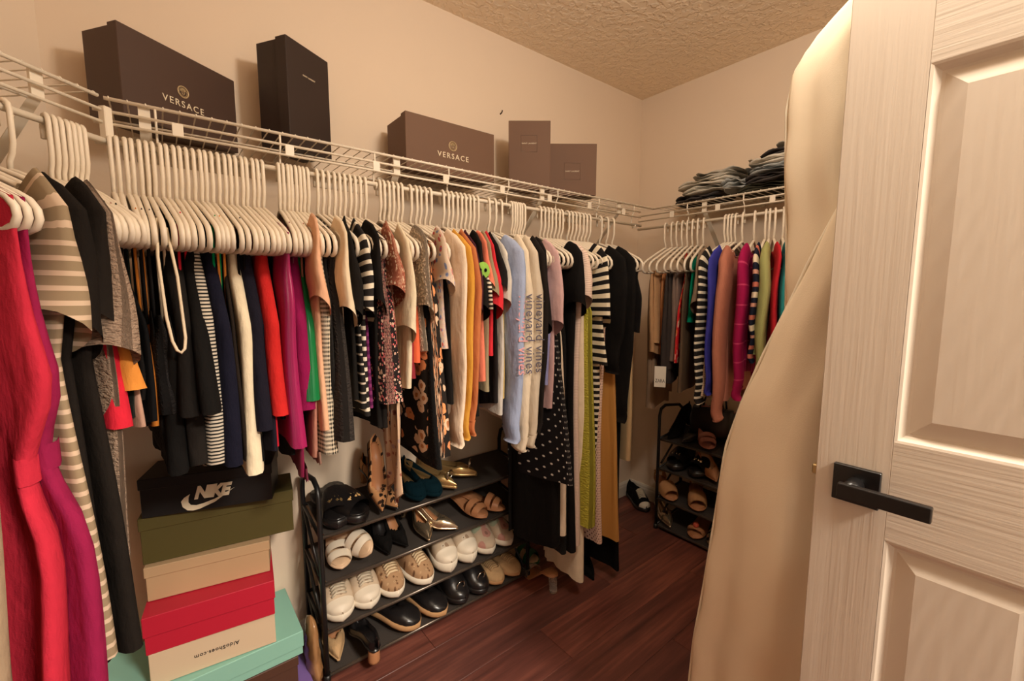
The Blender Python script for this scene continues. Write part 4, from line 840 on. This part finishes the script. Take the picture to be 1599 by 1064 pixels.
# back wall rack
UP = R(180); PK = plain('pink_leather', (.4, .17, .14), .35, .5, .3)
def r2(spec, v, z, rz, label, **k): return shoe(spec, (2.065, v), z, UP+rz, label, GR2, **k)
r2({**PUMP, 'm': SUE}, 1.25, Z1-.01, R(4), 'black suede pump at left end of back rack top tier')
r2({**PUMP, 'm': LEA}, 1.17, Z1-.01, R(-6), 'black leather pump on back rack top tier')
r2({**HSAND, 'm': PK, 'heel': .08}, 1.03, Z1-.006, R(35), 'pink strappy heeled sandal beside the handbag on back rack')
r2({**HSAND, 'm': PK, 'heel': .08}, .90, Z1-.01, R(20), 'pink strappy heeled sandal standing near canvas bag')
r2({**SLIDE, 'm': LEA, 'orn': CHR}, 1.22, Z2-.01, R(8), 'black studded slide at left end of back rack second tier')
r2({**SLIDE, 'm': LEA, 'orn': CHR}, 1.11, Z2-.01, R(-5), 'black studded slide beside tan pump on back rack')
r2({**PUMP, 'm': TANL, 'im': NUDE}, .985, Z2+.01, R(42), 'tan leather pump pointing left on back rack', roll=R(20))
r2({**SAND, 'm': TANL, 'bm': LEO, 'bands': [(.1, .42, .04, .055)], 'ankle': 1}, 1.21, Z3-.008, R(52), 'leopard sandal at left end of back rack third tier')
r2({**SAND, 'm': TANL, 'bm': LEO, 'bands': [(.1, .42, .04, .055)], 'ankle': 1}, 1.07, Z3-.008, R(32), 'leopard sandal beside tan flat on back rack')
r2({**FLAT, 'm': TANL}, .95, Z3-.008, R(6), 'tan flat shoe on back rack third tier')
r2({**FLAT, 'm': SLV, 'toe': POINT}, 1.22, Z4-.008, R(50), 'dull metallic flat at left end of back rack bottom tier')
cb = r2({**SAND, 'm': TANL, 'bands': [(.12, .2, .03, .036)]}, 1.09, Z4-.008, R(10), 'tan sandal with coral ball on back rack bottom tier')
obj('coral_ball', *loft([[(.075+.016*math.cos(b)*math.cos(a), .016*math.cos(b)*math.sin(a), .05+.016*math.sin(b)) for a in [i*math.pi/6 for i in range(12)]] for b in [R(-88+22*q) for q in range(9)]], True, True, True), plain('coral_ball', (.6, .1, .06), .4), cb)
r2({**SAND, 'm': SLV, 'bands': [(.1, .2, .03, .036), (.26, .36, .04, .05)]}, .99, Z4-.008, R(5), 'silver strappy sandal on back rack bottom tier')
def handbag(loc, rz, label):
    e = empty('handbag', loc, rz, label=label, cat='handbag'); n = 24
    obj('body', *loft([[(w*(abs(math.cos(a))**.6)*(1 if math.cos(a) > 0 else -1), d*(abs(math.sin(a))**.6)*(1 if math.sin(a) > 0 else -1), z) for a in [2*math.pi*k/n for k in range(n)]] for z, w, d in ((0, .1, .045), (.01, .11, .05), (.08, .115, .045), (.13, .105, .03), (.145, .1, .02))], True, True, True), LEA, e)
    for q in (-1, 1): obj('handle', *tube([(-.06, q*.02, .135), (-.05, q*.025, .2), (0, q*.03, .235), (.05, q*.025, .2), (.06, q*.02, .135)], .005, 6), LEA, e)
handbag((2.2, 1.085, .563), R(95), 'black leather handbag on back rack top tier')
# ---------------------------------------------------------------- folded jeans
def jeans(u, v, z, wd, dp, h, c, label, seed, rz=0.0):
    r_ = random.Random(seed); e = empty('folded_jeans', (u, v, z), rz, label=label, cat='jeans', group='folded jeans on the back shelf'); m = denim('denim_%d' % seed, c); nl = 3; lh = h/nl
    for i in range(nl):
        rings = []; n = 18; st = 14; w = wd*r_.uniform(.88, 1); d = dp*r_.uniform(.86, 1); ox, oy = r_.uniform(-.012, .012), r_.uniform(-.015, .015); ph = r_.uniform(0, 6)
        for k in range(st+1):
            t = -1+2*k/st; g = (1-abs(t)**7)**.5; y = w/2*t
            rings.append([(ox+(d/2*g*(abs(math.cos(a))**.45)*(1 if math.cos(a) > 0 else -1))*(1+.03*math.sin(5*t+ph)), oy+y, lh*(i+.5)+lh*.55*max(.25, g)*(abs(math.sin(a))**.8)*(1 if math.sin(a) > 0 else -1)+.005*math.sin(4*t+ph+a)+.004*math.sin(9*t+ph)*(1 if i else .3)) for a in [2*math.pi*q/n for q in range(n)]])
        obj('fold', *loft(rings, True, True, True), m, e)
    return e
zj = 1.738
G1, G2, G3, BLK = (.50, .46, .39), (.64, .58, .49), (.34, .35, .34), (.06, .05, .047)
jeans(2.15, 1.17, zj, .26, .24, .030, BLK, 'black folded trousers at left end of the jeans', 1)
jeans(2.16, 1.12, zj+.034, .26, .24, .034, G1, 'crumpled dark grey jeans low in left pile', 2, R(6))
jeans(2.15, 1.135, zj+.072, .28, .23, .026, G2, 'light grey jeans with rolled end sticking out left', 3, R(-5))
jeans(2.17, 1.09, zj+.102, .24, .22, .03, G1, 'wrinkled grey jeans on top of left pile', 4, R(4))
jeans(2.16, .84, zj, .27, .25, .032, (.05, .045, .03), 'olive black jeans at bottom of right pile', 5)
jeans(2.16, .83, zj+.036, .27, .24, .034, BLK, 'black jeans in the right pile', 6, R(-4))
jeans(2.15, .82, zj+.074, .27, .24, .03, G3, 'dark blue grey jeans in middle of right pile', 7, R(4))
jeans(2.16, .80, zj+.108, .28, .23, .032, G2, 'pale grey jeans near top of right pile', 8)
jeans(2.17, .77, zj+.144, .25, .22, .02, BLK, 'thin black jeans on pale grey jeans', 9, R(3))
jeans(2.17, .72, zj+.168, .22, .2, .032, G1, 'topmost rolled grey jeans by canvas bag', 10, R(-5))
jeans(2.14, .985, zj+.03, .13, .22, .04, G3, 'blue jeans tucked between the two piles', 11, R(12))
# ---------------------------------------------------------------- small things
tg = empty('price_tag', (1.825, 1.162, 0.853), R(-56), label='white paper tag with black lettering hanging from camel trousers', cat='tag')
bbox('card', (-.026, .026, 0, .0012, 0, .1), plain('tag_card', (.82, .75, .64), .7), tg, .0003)
text_obj('lettering', 'ZARA', .024, plain('tag_ink', (.02, .02, .02), .7), tg, Matrix.Translation((0, -.0006, .03)) @ Matrix.Rotation(R(90), 4, 'X') @ Matrix.Rotation(0, 4, 'Z'), extrude=.0003, xs=.7)
obj('string', *tube([(0, 0, .1), (.002, .002, .16), (0, .004, .25)], .0008, 4), plain('tag_string', (.02, .02, .02), .8), tg)
tag(obj('wall_scuff', *tube([(1.264, VW, 2.106), (1.264, VW-.012, 2.109), (1.264, VW-.016, 2.118)], .003, 6), plain('scuff_brown', (.08, .05, .03), .6)), label='small dark scuff on the wall above wide taupe box', cat='scuff')  # scuff mark on the wall, modelled as a tiny bent tube
